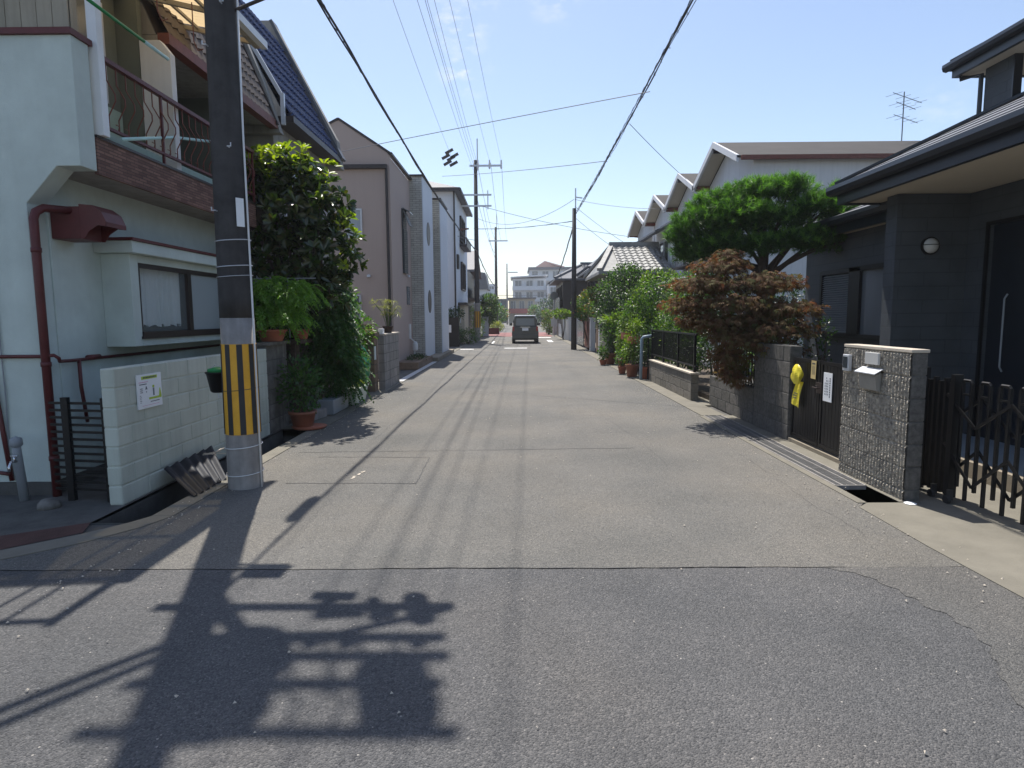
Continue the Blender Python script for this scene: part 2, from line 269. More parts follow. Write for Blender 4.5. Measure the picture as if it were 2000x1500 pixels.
# ---------------------------------------------------------------- mesh helpers
class MB:
    def __init__(s): s.v = []; s.f = []
    def add(s, vs, fs):
        k = len(s.v); s.v += [tuple(q) for q in vs]; s.f += [tuple(i+k for i in q) for q in fs]; return s
    def box(s, x0, x1, y0, y1, z0, z1):
        return s.add([(x0,y0,z0),(x1,y0,z0),(x1,y1,z0),(x0,y1,z0),(x0,y0,z1),(x1,y0,z1),(x1,y1,z1),(x0,y1,z1)],
            [(0,3,2,1),(4,5,6,7),(0,1,5,4),(1,2,6,5),(2,3,7,6),(3,0,4,7)])
    def obox(s, c, dim, rot=(0,0,0)):
        E = Euler(rot).to_matrix(); c = Vector(c); h = [q/2 for q in dim]
        vs = [c+E@Vector((a*h[0], b*h[1], d*h[2])) for d in (-1,1) for a, b in ((-1,-1),(1,-1),(1,1),(-1,1))]
        return s.add(vs, [(0,3,2,1),(4,5,6,7),(0,1,5,4),(1,2,6,5),(2,3,7,6),(3,0,4,7)])
    def bar(s, a, b, wx, wz=None):
        """square bar from a to b"""
        a, b = Vector(a), Vector(b); d = (b-a).normalized(); wz = wz or wx
        up = Vector((0,0,1)) if abs(d.z) < .95 else Vector((0,1,0))
        sx = d.cross(up).normalized()*wx/2; sz = sx.cross(d).normalized()*wz/2
        vs = [p+i*sx+j*sz for p in (a, b) for i, j in ((-1,-1),(1,-1),(1,1),(-1,1))]
        return s.add(vs, [(0,3,2,1),(4,5,6,7),(0,1,5,4),(1,2,6,5),(2,3,7,6),(3,0,4,7)])
    def tube(s, pts, r, n=8):
        pts = [Vector(p) for p in pts]; rs = r if isinstance(r, (list, tuple)) else [r]*len(pts)
        vs = []; prev = None
        for i, p in enumerate(pts):
            d = (pts[min(i+1, len(pts)-1)]-pts[max(i-1, 0)]).normalized()
            if prev is None: prev = d.orthogonal().normalized()
            prev = (prev-d*prev.dot(d)).normalized(); q = d.cross(prev)
            for k in range(n):
                a = 2*math.pi*k/n; vs.append(p+(prev*math.cos(a)+q*math.sin(a))*rs[i])
        fs = [(i*n+k, i*n+(k+1) % n, (i+1)*n+(k+1) % n, (i+1)*n+k) for i in range(len(pts)-1) for k in range(n)]
        fs += [tuple(reversed(range(n))), tuple(range((len(pts)-1)*n, len(pts)*n))]
        return s.add(vs, fs)
    def lathe(s, prof, c, n=20):
        """prof: (radius, z) list around the vertical through c"""
        vs = [(c[0]+r*math.cos(2*math.pi*k/n), c[1]+r*math.sin(2*math.pi*k/n), c[2]+z) for r, z in prof for k in range(n)]
        fs = [(i*n+k, i*n+(k+1) % n, (i+1)*n+(k+1) % n, (i+1)*n+k) for i in range(len(prof)-1) for k in range(n)]
        fs += [tuple(reversed(range(n))), tuple(range((len(prof)-1)*n, len(prof)*n))]
        return s.add(vs, fs)
    def prism(s, poly, axis, a, b):
        """poly in the two other axes (in xyz order), extruded along axis from a to b"""
        def P(u, v, t): return {'x': (t, u, v), 'y': (u, t, v), 'z': (u, v, t)}[axis]
        n = len(poly); vs = [P(u, v, a) for u, v in poly]+[P(u, v, b) for u, v in poly]
        fs = [tuple(range(n)), tuple(reversed(range(n, 2*n)))]+[(i, i+n, (i+1) % n+n, (i+1) % n) for i in range(n)]
        return s.add(vs, fs)
    def quad(s, *p): return s.add(p, [tuple(range(len(p)))])
    def slab(s, p, t):
        """polygon p given thickness t downwards"""
        n = len(p); vs = [tuple(q) for q in p]+[(q[0], q[1], q[2]-t) for q in p]
        return s.add(vs, [tuple(range(n)), tuple(reversed(range(n, 2*n)))]+[(i, i+n, (i+1) % n+n, (i+1) % n) for i in range(n)])
    def build(s, name, mat, parent=None, bevel=0, smooth=False):
        me = bpy.data.meshes.new(name); off = ORG.get(parent.name, Vector()) if parent else Vector()
        me.from_pydata([(x-off.x, y-off.y, z-off.z) for x, y, z in s.v], [], s.f); me.update()
        import bmesh
        bm = bmesh.new(); bm.from_mesh(me); bmesh.ops.recalc_face_normals(bm, faces=bm.faces)
        if bevel:
            bmesh.ops.bevel(bm, geom=bm.edges, offset=bevel, segments=1, affect='EDGES', clamp_overlap=True)
        bm.to_mesh(me); bm.free()
        if smooth:
            for q in me.polygons: q.use_smooth = True
        me.materials.append(MT[mat] if isinstance(mat, str) else mat)
        o = bpy.data.objects.new(name, me); scene.collection.objects.link(o)
        if parent: o.parent = parent; ORG[o.name] = off
        return o
ORG = {}
def tag(o, label=None, cat=None, group=None, kind=None):
    if label: o['label'] = label
    if cat: o['category'] = cat
    if group: o['group'] = group
    if kind: o['kind'] = kind
    return o
def thing(name, label, cat, loc=(0,0,0), group=None):
    o = bpy.data.objects.new(name, None); scene.collection.objects.link(o); o.location = loc; o.empty_display_size = .2
    ORG[o.name] = Vector(loc); return tag(o, label, cat, group)
def copy_tree(o, parent=None):
    c = o.copy(); scene.collection.objects.link(c); c.parent = parent
    ORG[c.name] = ORG.get(o.name, Vector())
    for ch in list(o.children): copy_tree(ch, c)
    return c
def struct(name, mb, mat): return tag(mb.build(name, mat), kind='structure')
def lerp(a, b, t): return a+(b-a)*t
def sag(a, b, s, n=24):
    a, b = Vector(a), Vector(b)
    return [a.lerp(b, i/n)-Vector((0,0,4*s*(i/n)*(1-i/n))) for i in range(n+1)]

# leaves ----------------------------------------------------------
OVAL = (np.array([(0,0,0),(.32,.36,.07),(.72,.40,.07),(1,0,-.06),(.72,-.40,.07),(.32,-.36,.07)], float), [(0,1,2,3),(0,3,4,5)])
SPEAR = (np.array([(0,0,0),(.4,.5,.03),(1,0,-.15),(.4,-.5,.03)], float), [(0,1,2,3)])
NEEDLE = (np.array([(0,.5,0),(0,-.5,0),(1,0,0)], float), [(0,1,2)])
def _maple():
    v = [(0,0,0)]; f = []
    for a, l in ((-95,.45),(-55,.75),(-20,.97),(20,1.0),(55,.78),(95,.45)):
        a = R(a); k = len(v); w = .10
        v += [(math.cos(a)*l*.45-math.sin(a)*w, math.sin(a)*l*.45+math.cos(a)*w, -.02), (math.cos(a)*l, math.sin(a)*l, -.16), (math.cos(a)*l*.45+math.sin(a)*w, math.sin(a)*l*.45-math.cos(a)*w, -.02)]
        f.append((0, k, k+1, k+2))
    return np.array(v, float), f
MAPLE = _maple()
def norm(a): return a/np.maximum(1e-9, np.linalg.norm(a, axis=-1, keepdims=True))
def leaves(name, mat, parent, P, D, Nn, Ls, Ws, tpl=OVAL):
    """P base points, D directions, Nn leaf normals, length and width per leaf"""
    T, F = tpl; n = len(P); D = norm(D); S = norm(np.cross(Nn, D)); U = np.cross(D, S)
    Ls = np.broadcast_to(np.asarray(Ls, float), (n,)); Ws = np.broadcast_to(np.asarray(Ws, float), (n,))
    V = P[:,None,:]+D[:,None,:]*(T[None,:,0]*Ls[:,None])[...,None]+S[:,None,:]*(T[None,:,1]*Ws[:,None])[...,None]+U[:,None,:]*(T[None,:,2]*Ls[:,None])[...,None]
    V = V.reshape(-1, 3); off = ORG.get(parent.name, Vector()) if parent else Vector(); V = V-np.array(off)
    k = len(T); me = bpy.data.meshes.new(name); me.vertices.add(len(V)); me.vertices.foreach_set('co', V.ravel())
    loops = np.concatenate([np.array(f) for f in F]); cnt = np.array([len(f) for f in F])
    L_ = (np.arange(n)[:,None]*k+loops[None,:]).ravel(); C_ = np.tile(cnt, n)
    me.loops.add(len(L_)); me.loops.foreach_set('vertex_index', L_)
    me.polygons.add(len(C_)); st = np.concatenate([[0], np.cumsum(C_)[:-1]]); me.polygons.foreach_set('loop_start', st); me.polygons.foreach_set('loop_total', C_)
    me.update(calc_edges=True); me.validate()
    me.materials.append(MT[mat]); o = bpy.data.objects.new(name, me); scene.collection.objects.link(o)
    if parent: o.parent = parent; ORG[o.name] = off
    return o
def shell(lobes, n, lo=.55, hi=1.05, top=.0):
    """points in the outer part of a set of ellipsoids (cx,cy,cz,rx,ry,rz) and the outward direction there"""
    lobes = np.array(lobes, float); wt = (lobes[:,3]*lobes[:,4]+lobes[:,3]*lobes[:,5]+lobes[:,4]*lobes[:,5]); wt /= wt.sum()
    i = RG.choice(len(lobes), n, p=wt); d = norm(RG.normal(size=(n,3))+np.array([0,0,top])); r = RG.uniform(lo, hi, n)
    return lobes[i,:3]+lobes[i,3:]*d*r[:,None], d
def rnd(n, s=1.): return RG.normal(size=(n,3))*s
def shrub(name, label, cat, base, lobes, n, leafm, size, group=None, trunks=3, tpl=OVAL, droop=.0, second=None, rad=.025, wid=.5):
    """lobes relative to the base"""
    t = thing(name, label, cat, base, group); b = Vector(base)
    L2 = [(b.x+q[0], b.y+q[1], b.z+q[2], *q[3:]) for q in lobes]
    mb = MB()
    for q in L2:
        for _ in range(max(1, trunks//len(L2)+1)):
            e = Vector((q[0]+random.uniform(-.5,.5)*q[3], q[1]+random.uniform(-.5,.5)*q[4], q[2]+.3*q[5])); s0 = b+Vector((random.uniform(-.06,.06), random.uniform(-.06,.06), 0))
            mid = s0.lerp(e, .5)+Vector((random.uniform(-.1,.1), random.uniform(-.1,.1), .05)); mb.tube([s0, mid, e], [rad, rad*.7, rad*.25], 5)
    mb.build('trunk', 'bark', t)
    k = 1 if second is None else 1-second[1]
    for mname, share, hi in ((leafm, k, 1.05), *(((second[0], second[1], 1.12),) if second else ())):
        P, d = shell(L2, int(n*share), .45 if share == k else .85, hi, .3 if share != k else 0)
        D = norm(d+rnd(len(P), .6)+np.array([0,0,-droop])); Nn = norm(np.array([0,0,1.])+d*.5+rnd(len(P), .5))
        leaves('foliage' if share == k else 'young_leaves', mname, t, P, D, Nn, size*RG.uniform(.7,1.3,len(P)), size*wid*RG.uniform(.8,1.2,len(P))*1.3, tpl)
    return t
def blocks(name, mat, parent, x0, x1, y0, y1, z0, z1, bl=.40, bh=.19, along='y', joint=.008, bevel=.006, mortar='concrete_dark', offs=0., extra=0):
    """a wall of separate bevelled blocks standing 5 mm proud of a mortar core; one mesh per colour"""
    core = MB(); g = joint; core.box(x0+.006, x1-.006, y0+.006, y1-.006, z0, z1-.012)
    mb = MB(); nz = max(1, round((z1-z0)/bh)); hh = (z1-z0)/nz; a0, a1 = (y0, y1) if along == 'y' else (x0, x1)
    for i in range(nz):
        za, zb = z0+i*hh+g/2, z0+(i+1)*hh-(g/2 if i < nz-1 else 0)
        a = a0-(bl/2 if i % 2 else 0)-offs
        while a < a1-.001:
            p, q = max(a, a0), min(a+bl-g, a1)
            if q-p > .02:
                e = random.uniform(-.0015, .0015)
                if along == 'y': mb.box(x0-e, x1+e, p, q, za, zb)
                else: mb.box(p, q, y0-e, y1+e, za, zb)
            a += bl
    w_ = mb.build(name, mat, parent, bevel); core.build('mortar', mortar, w_); return w_
def window(parent, face, pos, a0, a1, z0, z1, fm='aluminium', pm='pane', mull=1, t=.05, depth=.05, out=1, sill=False):
    """window in a wall plane: face 'x' (plane x=pos, a=y) or 'y' (plane y=pos, a=x); stands proud of the wall"""
    fr, pn = MB(), MB(); d0, d1 = sorted((pos-out*.02, pos+out*depth)); g0, g1 = sorted((pos-out*.01, pos+out*.02))
    def bx(mb, p, q, r, s, e0, e1): mb.box(e0, e1, p, q, r, s) if face == 'x' else mb.box(p, q, e0, e1, r, s)
    bx(fr, a0, a1, z0, z0+t, d0, d1); bx(fr, a0, a1, z1-t, z1, d0, d1); bx(fr, a0, a0+t, z0+t, z1-t, d0, d1); bx(fr, a1-t, a1, z0+t, z1-t, d0, d1)
    for k in range(mull):
        c = a0+(a1-a0)*(k+1)/(mull+1); bx(fr, c-t/2, c+t/2, z0+t, z1-t, d0+.001, d1-.001)
    if sill: bx(fr, a0-.04, a1+.04, z0-.05, z0-.002, *sorted((pos-out*.02, pos+out*(depth+.04))))
    w_ = fr.build('window', fm, parent); bx(pn, a0+t*.5, a1-t*.5, z0+t*.5, z1-t*.5, g0, g1); pn.build('pane', pm, w_); return w_
def tiles(mb, o, ax, up, n, m, tw, th, amp=.025, sub=4, lift=.02):
    """wavy roof tiles: n columns along ax, m courses up the slope"""
    o, ax, up = Vector(o), Vector(ax).normalized(), Vector(up).normalized(); nn = ax.cross(up).normalized()
    if nn.z < 0: nn = -nn
    for j in range(m):
        vs = []; fs = []; c = n*sub+1
        for e, (s, h) in enumerate(((0, lift), (1.03, 0))):
            for i in range(c):
                ph = (i % sub)/sub; wv = (math.sin(ph*2*math.pi)*.5+.5)*amp
                vs.append(o+ax*(i*tw/sub)+up*((j+s)*th)+nn*(wv+h))
        for i in range(c): ph = (i % sub)/sub; vs.append(o+ax*(i*tw/sub)+up*(j*th)+nn*(-.01))
        fs = [(i, i+1, c+i+1, c+i) for i in range(c-1)]+[(2*c+i, 2*c+i+1, i+1, i) for i in range(c-1)]
        mb.add(vs, fs)
    return mb
# ================================================================ ground and road
DR = [(-3.37, -2.97, 4.78, 8.9), (2.96, 3.24, 5.22, 9.9)]     # open drains
def holes(mb, x0, x1, y0, y1, z):
    xs = sorted({x0, x1, *[q for d in DR for q in d[:2] if x0 < q < x1]}); ys = sorted({y0, y1, *[q for d in DR for q in d[2:] if y0 < q < y1]})
    for a, b in zip(xs, xs[1:]):
        for c, d in zip(ys, ys[1:]):
            if any(h[0] <= (a+b)/2 <= h[1] and h[2] <= (c+d)/2 <= h[3] for h in DR): continue
            mb.quad((a,c,z), (b,c,z), (b,d,z), (a,d,z))
g = MB(); holes(g, -900, 900, -60, 1500, -.012); struct('ground', g, 'concrete_dark')
SEAM = [(-4.6+i*.11, 3.87+.004*math.sin(i*1.7)+.006*math.sin(i*.37)) for i in range(78)]
rd = MB(); pts = [(-2.8, 5.0), (-2.8, 170), (2.95, 170), (2.95, 5.25), (2.83, 5.1), (2.82, 4.2), (2.83, 3.87)]
rd.quad(*[(x, y, 0) for x, y in [(-3.46, 4.03), (-3.12, 4.35), (-2.9, 4.68)]+pts], *[(x, y, 0) for x, y in reversed(SEAM) if -3.6 < x < 2.8]); struct('road', rd, 'asphalt_old')
nr = MB(); nr.quad(*[(x, y, -.003) for x, y in [(-14, -14), (2.85, -14), (2.84, 3.4), (2.83, 3.865)]], *[(x, y-.004, -.003) for x, y in reversed(SEAM) if -3.6 < x < 2.8], (-3.75, 3.86, -.003), (-5.2, 3.45, -.003), (-14, 3.2, -.003)); struct('road', nr, 'asphalt_new')
# the older surface sweeps round the corner along the right edge
oc = [(1.93, 3.866), (2.1, 3.74), (2.24, 3.50), (2.29, 3.2), (2.24, 2.9), (2.14, 2.6), (2.03, 2.3), (1.86, 1.8), (1.7, 1.0), (1.6, -2), (1.6, -14)]
fc = []
for (x0, y0), (x1, y1) in zip(oc, oc[1:]):
    for k in range(16): q_ = len(fc); fc.append((lerp(x0, x1, k/16)+random.uniform(-.009, .009)+.03*math.sin(q_*.13)+.014*math.sin(q_*.71), lerp(y0, y1, k/16)+random.uniform(-.006, .006), 0))
oe = MB(); oe.quad(*fc, (1.6, -14, 0), (2.85, -14, 0), (2.84, 3.4, 0), (2.83, 3.866, 0)); struct('road_edge', oe, 'asphalt_mid')
# dark crack filler along the seam where the newer surface meets the old
sm = MB()
for i in range(34, 55): 
    (x, y), (x2, y2) = SEAM[i], SEAM[i+1]; t_ = .0015+.0035*abs(math.sin(i*.9)); sm.quad((x, y-t_, .003), (x2, y2-t_, .003), (x2, y2+t_*.6, .003), (x, y+t_*.6, .003))
tag(sm.build('seam_crack', 'rubber_black'), kind='structure')
kl = MB()
for a, b in (((-2.97, -2.8), (4.95, 8.9)),): kl.box(a[0], a[1], b[0], b[1], -.3, .008)
kl.slab([(-3.46, 4.03, .006), (-3.12, 4.35, .006), (-2.9, 4.68, .006), (-2.8, 4.95, .006), (-2.97, 4.95, .006), (-3.06, 4.78, .006), (-3.26, 4.52, .006), (-3.62, 4.18, .006)], .2)
kl.slab([(-5.2, 3.46, .006), (-3.46, 4.03, .006), (-3.62, 4.18, .006), (-5.3, 3.62, .006)], .2)
struct('kerb', kl, 'concrete')
kl = MB(); kl.box(-3.4, -2.8, 8.9, 15.4, -.1, .012); kl.box(-3.0, -2.8, 15.4, 120, -.1, .012); struct('kerb', kl, 'concrete')
dr = MB()
for x0, x1, y0, y1 in DR:
    z = -.38 if x0 < 0 else -.3
    dr.quad((x0,y0,z), (x1,y0,z), (x1,y1,z), (x0,y1,z)); dr.quad((x0,y0,z), (x0,y1,z), (x0,y1,.004), (x0,y0,.004)); dr.quad((x1,y0,z), (x1,y1,z), (x1,y1,.004), (x1,y0,.004))
    dr.quad((x0,y0,z), (x1,y0,z), (x1,y0,.004), (x0,y0,.004)); dr.quad((x0,y1,z), (x1,y1,z), (x1,y1,.004), (x0,y1,.004))
struct('gutter', dr, 'concrete_dark')
yd = MB(); yd.slab([(-3.37, 4.78, .0), (-3.37, 9.3, .0), (-9, 9.3, .0), (-9, 3.9, .0), (-5.3, 3.64, .0), (-3.62, 4.19, .0), (-3.27, 4.54, .0)], .02); struct('yard', yd, 'concrete_dark')
rs = MB(); rs.quad((-5.3, 3.66, .004), (-3.62, 4.21, .004), (-3.27, 4.56, .004), (-3.37, 4.80, .004), (-3.75, 4.55, .004), (-4.4, 4.2, .004), (-5.4, 3.95, .004)); struct('red_paving_strip', rs, 'red_paint_ground')
dw = MB(); dw.slab([(2.96, 5.22, .006), (2.83, 5.1, .006), (2.82, 4.2, .006), (2.84, 3.4, .006), (2.85, -14, .006), (4.45, -14, .006), (4.45, 7.9, .006), (3.42, 7.9, .006), (3.42, 5.22, .006)], .2)
struct('driveway', dw, 'concrete')
kr = MB(); kr.box(3.24, 3.42, 5.24, 9.9, -.2, .008); kr.box(2.88, 2.96, 5.22, 9.9, -.2, .007); kr.box(2.92, 3.3, 9.9, 120, -.1, .012); kr.box(3.3, 5, 11.0, 17, -.1, .014); struct('kerb', kr, 'concrete')
po = MB(); po.box(4.45, 7, 3.0, 7.6, -.1, .16); struct('porch_floor', po, 'porch_tile')
pe = MB(); pe.box(4.38, 4.45, 3.0, 7.6, -.1, .163); struct('porch_edge', pe, 'concrete_pale')
gd = MB(); gd.box(3.57, 5.0, 7.9, 17, -.05, .10); gd.box(3.5, 5.9, 17.2, 48, -.05, .05); gd.box(-7, -3.45, 9.3, 18.5, -.05, .03); struct('garden_soil', gd, 'soil')
# paint on the road
pl = MB()
pl.quad((-.62, 31.2, .004), (.50, 31.2, .004), (.52, 31.65, .004), (-.62, 31.6, .004)); pl.quad((-2.75, 30.4, .004), (-2.1, 30.4, .004), (-2.1, 30.8, .004), (-2.75, 30.8, .004))
pl.quad((-1.5, 37, .004), (-1.38, 37, .004), (-1.38, 40, .004), (-1.5, 40, .004)); pl.quad((1.95, 38.5, .004), (2.25, 38.5, .004), (2.25, 41.5, .004), (1.95, 41.5, .004)); pl.quad((1.6, 46.0, .004), (2.5, 46, .004), (2.5, 47, .004), (1.6, 47, .004))
struct('stop_line', pl, 'road_paint')
pl = MB(); pl.quad((-2.8, 49, .004), (2.8, 49, .004), (2.8, 61, .004), (-2.8, 61, .004)); struct('red_road_surface', pl, 'red_pave')
# old rectangular cut patch and thin lengthwise cracks
pc = MB()
for (x0, y0), (x1, y1) in (((-2.25, 5.95), (-.98, 5.93)), ((-.98, 5.93), (-1.0, 7.05)), ((-1.0, 7.05), (-2.3, 7.1)), ((-2.6, 7.35), (1.4, 7.5))):
    n = 26; pv = None
    for i in range(n+1):
        t = i/n; x, y = lerp(x0, x1, t)+random.uniform(-.008, .008), lerp(y0, y1, t)+random.uniform(-.01, .01)
        if pv: pc.quad((pv[0], pv[1]-.006, .003), (x, y-.006, .003), (x, y+.006, .003), (pv[0], pv[1]+.006, .003)) if abs(x1-x0) > abs(y1-y0) else pc.quad((pv[0]-.005, pv[1], .003), (pv[0]+.005, pv[1], .003), (x+.005, y, .003), (x-.005, y, .003))
        pv = (x, y)
struct('patch_joint', pc, 'asphalt_new')
# wandering hairline cracks, a few bits of grit and leaf litter
ck = MB(); rc = random.Random(5)
for x, y, dx, dy, n in ((-1.9, 8.2, .02, .16, 60), (1.6, 6.6, -.01, .16, 60), (-.4, 9.5, .10, .03, 22), (-1.2, 12, .01, .25, 60), (2.5, 4.4, .0, .12, 26)):
    for k in range(n):
        x2, y2 = x+dx*rc.uniform(.3, 1.4)+rc.uniform(-.03, .03), y+dy*rc.uniform(.5, 1.3)+rc.uniform(-.02, .02); w_ = rc.uniform(.0008, .0022)
        nx, ny = -(y2-y), (x2-x); l_ = math.hypot(nx, ny)+1e-6; nx, ny = nx/l_*w_, ny/l_*w_
        ck.quad((x-nx, y-ny, .0025), (x2-nx, y2-ny, .0025), (x2+nx, y2+ny, .0025), (x+nx, y+ny, .0025)); x, y = x2, y2
tag(ck.build('road_cracks', 'asphalt_new'), kind='structure')
gr = MB(); 
for k in range(900):
    e_ = rc.random(); x = rc.choice((-2.78, 2.78))+rc.gauss(0, .10) if e_ < .75 else rc.uniform(-2.6, 2.6); y = rc.uniform(1.8, 14)**1; s_ = rc.uniform(.003, .011)
    if x < -2.8 and y < 5: continue
    a_ = rc.uniform(0, 6.28); z_ = .009
    gr.add([(x+s_*math.cos(a_), y+s_*math.sin(a_), z_), (x+s_*math.cos(a_+2.1), y+s_*math.sin(a_+2.1), z_-.003), (x+s_*math.cos(a_+4.2), y+s_*math.sin(a_+4.2), z_-.003), (x, y, z_+s_*.6)], [(0,1,3), (1,2,3), (2,0,3)])
tag(gr.build('grit', 'cap_stone'), 'loose grit and litter scattered along the road edges', kind='stuff')
sc_ = MB()
for k in range(7):
    a, x, y = random.uniform(0, 6.28), -1.66+.012*k+random.uniform(-.01, .01), 6.12+.045*k+random.uniform(-.02, .02)
    sc_.add([(x+.022*math.cos(a+q*1.3)*random.uniform(.4,1), y+.03*math.sin(a+q*1.3)*random.uniform(.4,1), .004+k*.0003) for q in range(5)], [(0,1,2,3,4)])
tag(sc_.build('paint_scuff', 'cap_stone'), kind='structure')
# ================================================================ left: near stucco terrace house
A = thing('terrace_house', 'pale stucco house with red balcony railing and cantilevered corner at the left edge', 'house', (-5, 6, 0))
mb = MB(); mb.prism([(-10, .12), (-4.25, .12), (-4.27, 2.61), (-3.98, 2.92), (-3.77, 2.92), (-3.77, 4.0), (-10, 4.0)], 'y', 5.6, 5.82)
mb.box(-10, -4.25, 5.82, 9.3, .12, 2.98); mb.build('wall', 'stucco_white', A, .004)
mb = MB(); mb.box(-10, -4.235, 5.585, 9.3, -.02, .12); mb.build('plinth', 'concrete_dark', A)
mb = MB(); mb.box(-10, -3.75, 5.57, 5.85, 4.0, 4.05); mb.build('red_coping', 'red_steel', A)
mb = MB(); 
for k in range(40):
    x = -3.96-k*.14; mb.box(x-.136, x, 5.865, 5.9, 4.05, 5.35)
mb.box(-10, -3.96, 5.88, 6.0, 4.05, 5.35); mb.build('siding', 'siding_beige', A, .003)
mb = MB(); mb.box(-4.25, -3.80, 5.82, 9.3, 2.92, 3.0); mb.box(-4.3, -3.80, 9.22, 9.3, 3.0, 3.24); mb.build('balcony_slab', 'stucco_grey', A)
mb = MB(); mb.box(-3.80, -3.765, 5.83, 9.3, 2.90, 3.22); mb.build('brick_parapet', 'brick_red', A)
mb = MB(); mb.box(-3.83, -3.755, 5.83, 9.3, 3.22, 3.245); mb.build('parapet_cap', 'dark_bronze', A)
mb = MB(); mb.box(-4.25, -3.96, 5.9, 9.3, 3.0, 3.40); mb.box(-4.48, -4.40, 6.0, 7.3, 3.0, 3.88); mb.build('mint_panel', 'mint', A)
mb = MB(); mb.box(-4.52, -4.40, 7.05, 7.28, 3.88, 5.2); mb.box(-4.52, -4.41, 5.9, 6.0, 3.0, 5.2); mb.box(-4.52, -4.42, 6.0, 7.1, 4.95, 5.2); mb.box(-4.75, -4.17, 7.31, 7.39, 3.0, 5.1); mb.build('balcony_wall', 'olive', A)
window(A, 'x', -4.42, 6.02, 7.03, 3.9, 4.92, 'aluminium', 'pane_grey', 1)
mb = MB(); mb.prism([(-4.16, 3.0), (-3.82, 3.0), (-3.82, 4.52), (-3.93, 4.66), (-4.16, 4.66)], 'y', 7.3, 7.4); mb.build('partition_fin', 'white_wall', A, .004)
mb = MB(); mb.box(-5.3, -5.2, 7.4, 10.6, 2.9, 5.0); mb.box(-5.2, -4.25, 9.4, 9.5, 2.9, 4.8); mb.build('recess_wall', 'olive', A)
mb = MB(); mb.box(-5.17, -5.14, 8.0, 9.2, 3.1, 4.6); mb.build('recess_door', 'pane', A)
# railing with bellied balusters
rl = MB(); rl.box(-3.80, -3.745, 5.93, 9.3, 3.94, 3.98); rl.box(-3.79, -3.755, 5.93, 9.3, 3.34, 3.365)
for y in (6.95, 8.2, 9.28): rl.box(-3.785, -3.76, y-.012, y+.012, 3.24, 3.94)
rl_ = rl.build('railing', 'red_steel', A)
for k in range(22):
    y = 6.05+k*.148; b = MB()
    b.tube([(-3.772, y, 3.94), (-3.772, y, 3.79), (-3.70, y, 3.66), (-3.70, y, 3.60), (-3.772, y, 3.47), (-3.772, y, 3.36)], .0065, 6)
    b.tube([(-3.772, y-.02, 3.37), (-3.75, y-.035, 3.405), (-3.775, y-.05, 3.42)], .005, 5); b.build('baluster', 'brown_steel', rl_)
mb = MB(); mb.box(-3.80, -3.71, 5.86, 5.95, 3.245, 5.0); mb.build('white_post', 'white_pvc', A, .004)
# main roof over the upper room
mb = MB(); mb.slab([(-10, 5.5, 5.38), (-4.28, 5.5, 5.18), (-4.28, 7.6, 5.18), (-10, 7.6, 5.38)], .07); mb.box(-10, -4.3, 7.42, 7.5, 2.9, 5.2); mb.build('roof_soffit', 'slate', A)
# awning frame and sheet
AX0, AX1, AZ0, AZ1 = -4.35, -3.20, 5.26, 5.02
def az(x): return lerp(AZ0, AZ1, (x-AX0)/(AX1-AX0))
fr = MB(); fr.box(AX1-.03, AX1+.03, 5.35, 8.2, AZ1-.1, AZ1)
for y in (5.4, 5.95, 6.7, 7.45, 8.16): fr.bar((AX0, y, AZ0-.03), (AX1, y, AZ1-.05), .045, .05)
for x in (-3.9, -3.48): fr.bar((x, 5.4, az(x)-.02), (x, 8.18, az(x)-.02), .03, .03)
aw = fr.build('awning', 'siding_beige', A)
sh = MB(); n = 46
for k in range(n):
    y0_, y1_ = 5.9+k*.05, 5.9+(k+1)*.05; zz = .006*(1 if k % 2 else -1)
    sh.quad((AX0, y0_, AZ0+.012-zz), (AX1+.08, y0_, AZ1+.012-zz), (AX1+.08, y1_, AZ1+.012+zz), (AX0, y1_, AZ0+.012+zz))
sh.build('awning_sheet', 'awning_sheet', aw)
gt = MB(); gt.box(AX1+.035, AX1+.11, 5.9, 8.25, AZ1-.09, AZ1-.005); gt.build('awning_gutter', 'white_pvc', aw)
for y in (6.5, 7.2):
    hk = MB(); hk.tube([(-3.5, y, 5.0), (-3.5, y, 4.6), (-3.46, y, 4.5), (-3.4, y, 4.52)], .006, 5); hk.build('hanging_hook', 'brown_steel', aw)
# bay window
mb = MB(); mb.box(-4.25, -3.95, 6.5, 6.64, 1.31, 2.26); mb.box(-4.25, -3.95, 8.88, 9.0, 1.31, 2.26); mb.box(-4.25, -3.95, 6.64, 8.88, 1.31, 1.41); mb.box(-4.25, -3.95, 6.64, 8.88, 2.18, 2.26)
bay = mb.build('bay_window', 'stucco_white', A, .004)
mb = MB(); mb.box(-4.25, -3.85, 6.4, 9.1, 2.262, 2.38); mb.build('bay_hood', 'stucco_white', bay, .004)
mb = MB(); mb.box(-4.25, -3.83, 6.38, 9.12, 2.382, 2.41); mb.build('bay_flashing', 'red_steel', bay)
mb = MB(); mb.box(-3.99, -3.93, 6.64, 8.88, 1.41, 1.46); mb.box(-3.99, -3.955, 6.64, 8.88, 2.13, 2.18); mb.box(-3.99, -3.955, 6.64, 6.67, 1.46, 2.13); mb.box(-3.99, -3.955, 8.85, 8.88, 1.46, 2.13); mb.box(-3.985, -3.945, 7.62, 7.70, 1.46, 2.13); mb.box(-3.99, -3.925, 6.62, 8.9, 1.385, 1.412)
mb.build('frame', 'dark_bronze', bay)
mb = MB(); mb.box(-3.985, -3.978, 7.69, 8.86, 1.45, 2.14); mb.build('pane', 'pane_frost', bay)
gm, _n, _p2 = newmat('clear_pane'); _p2.inputs['Base Color'].default_value = (.5, .55, .55, 1); _p2.inputs['Roughness'].default_value = .03
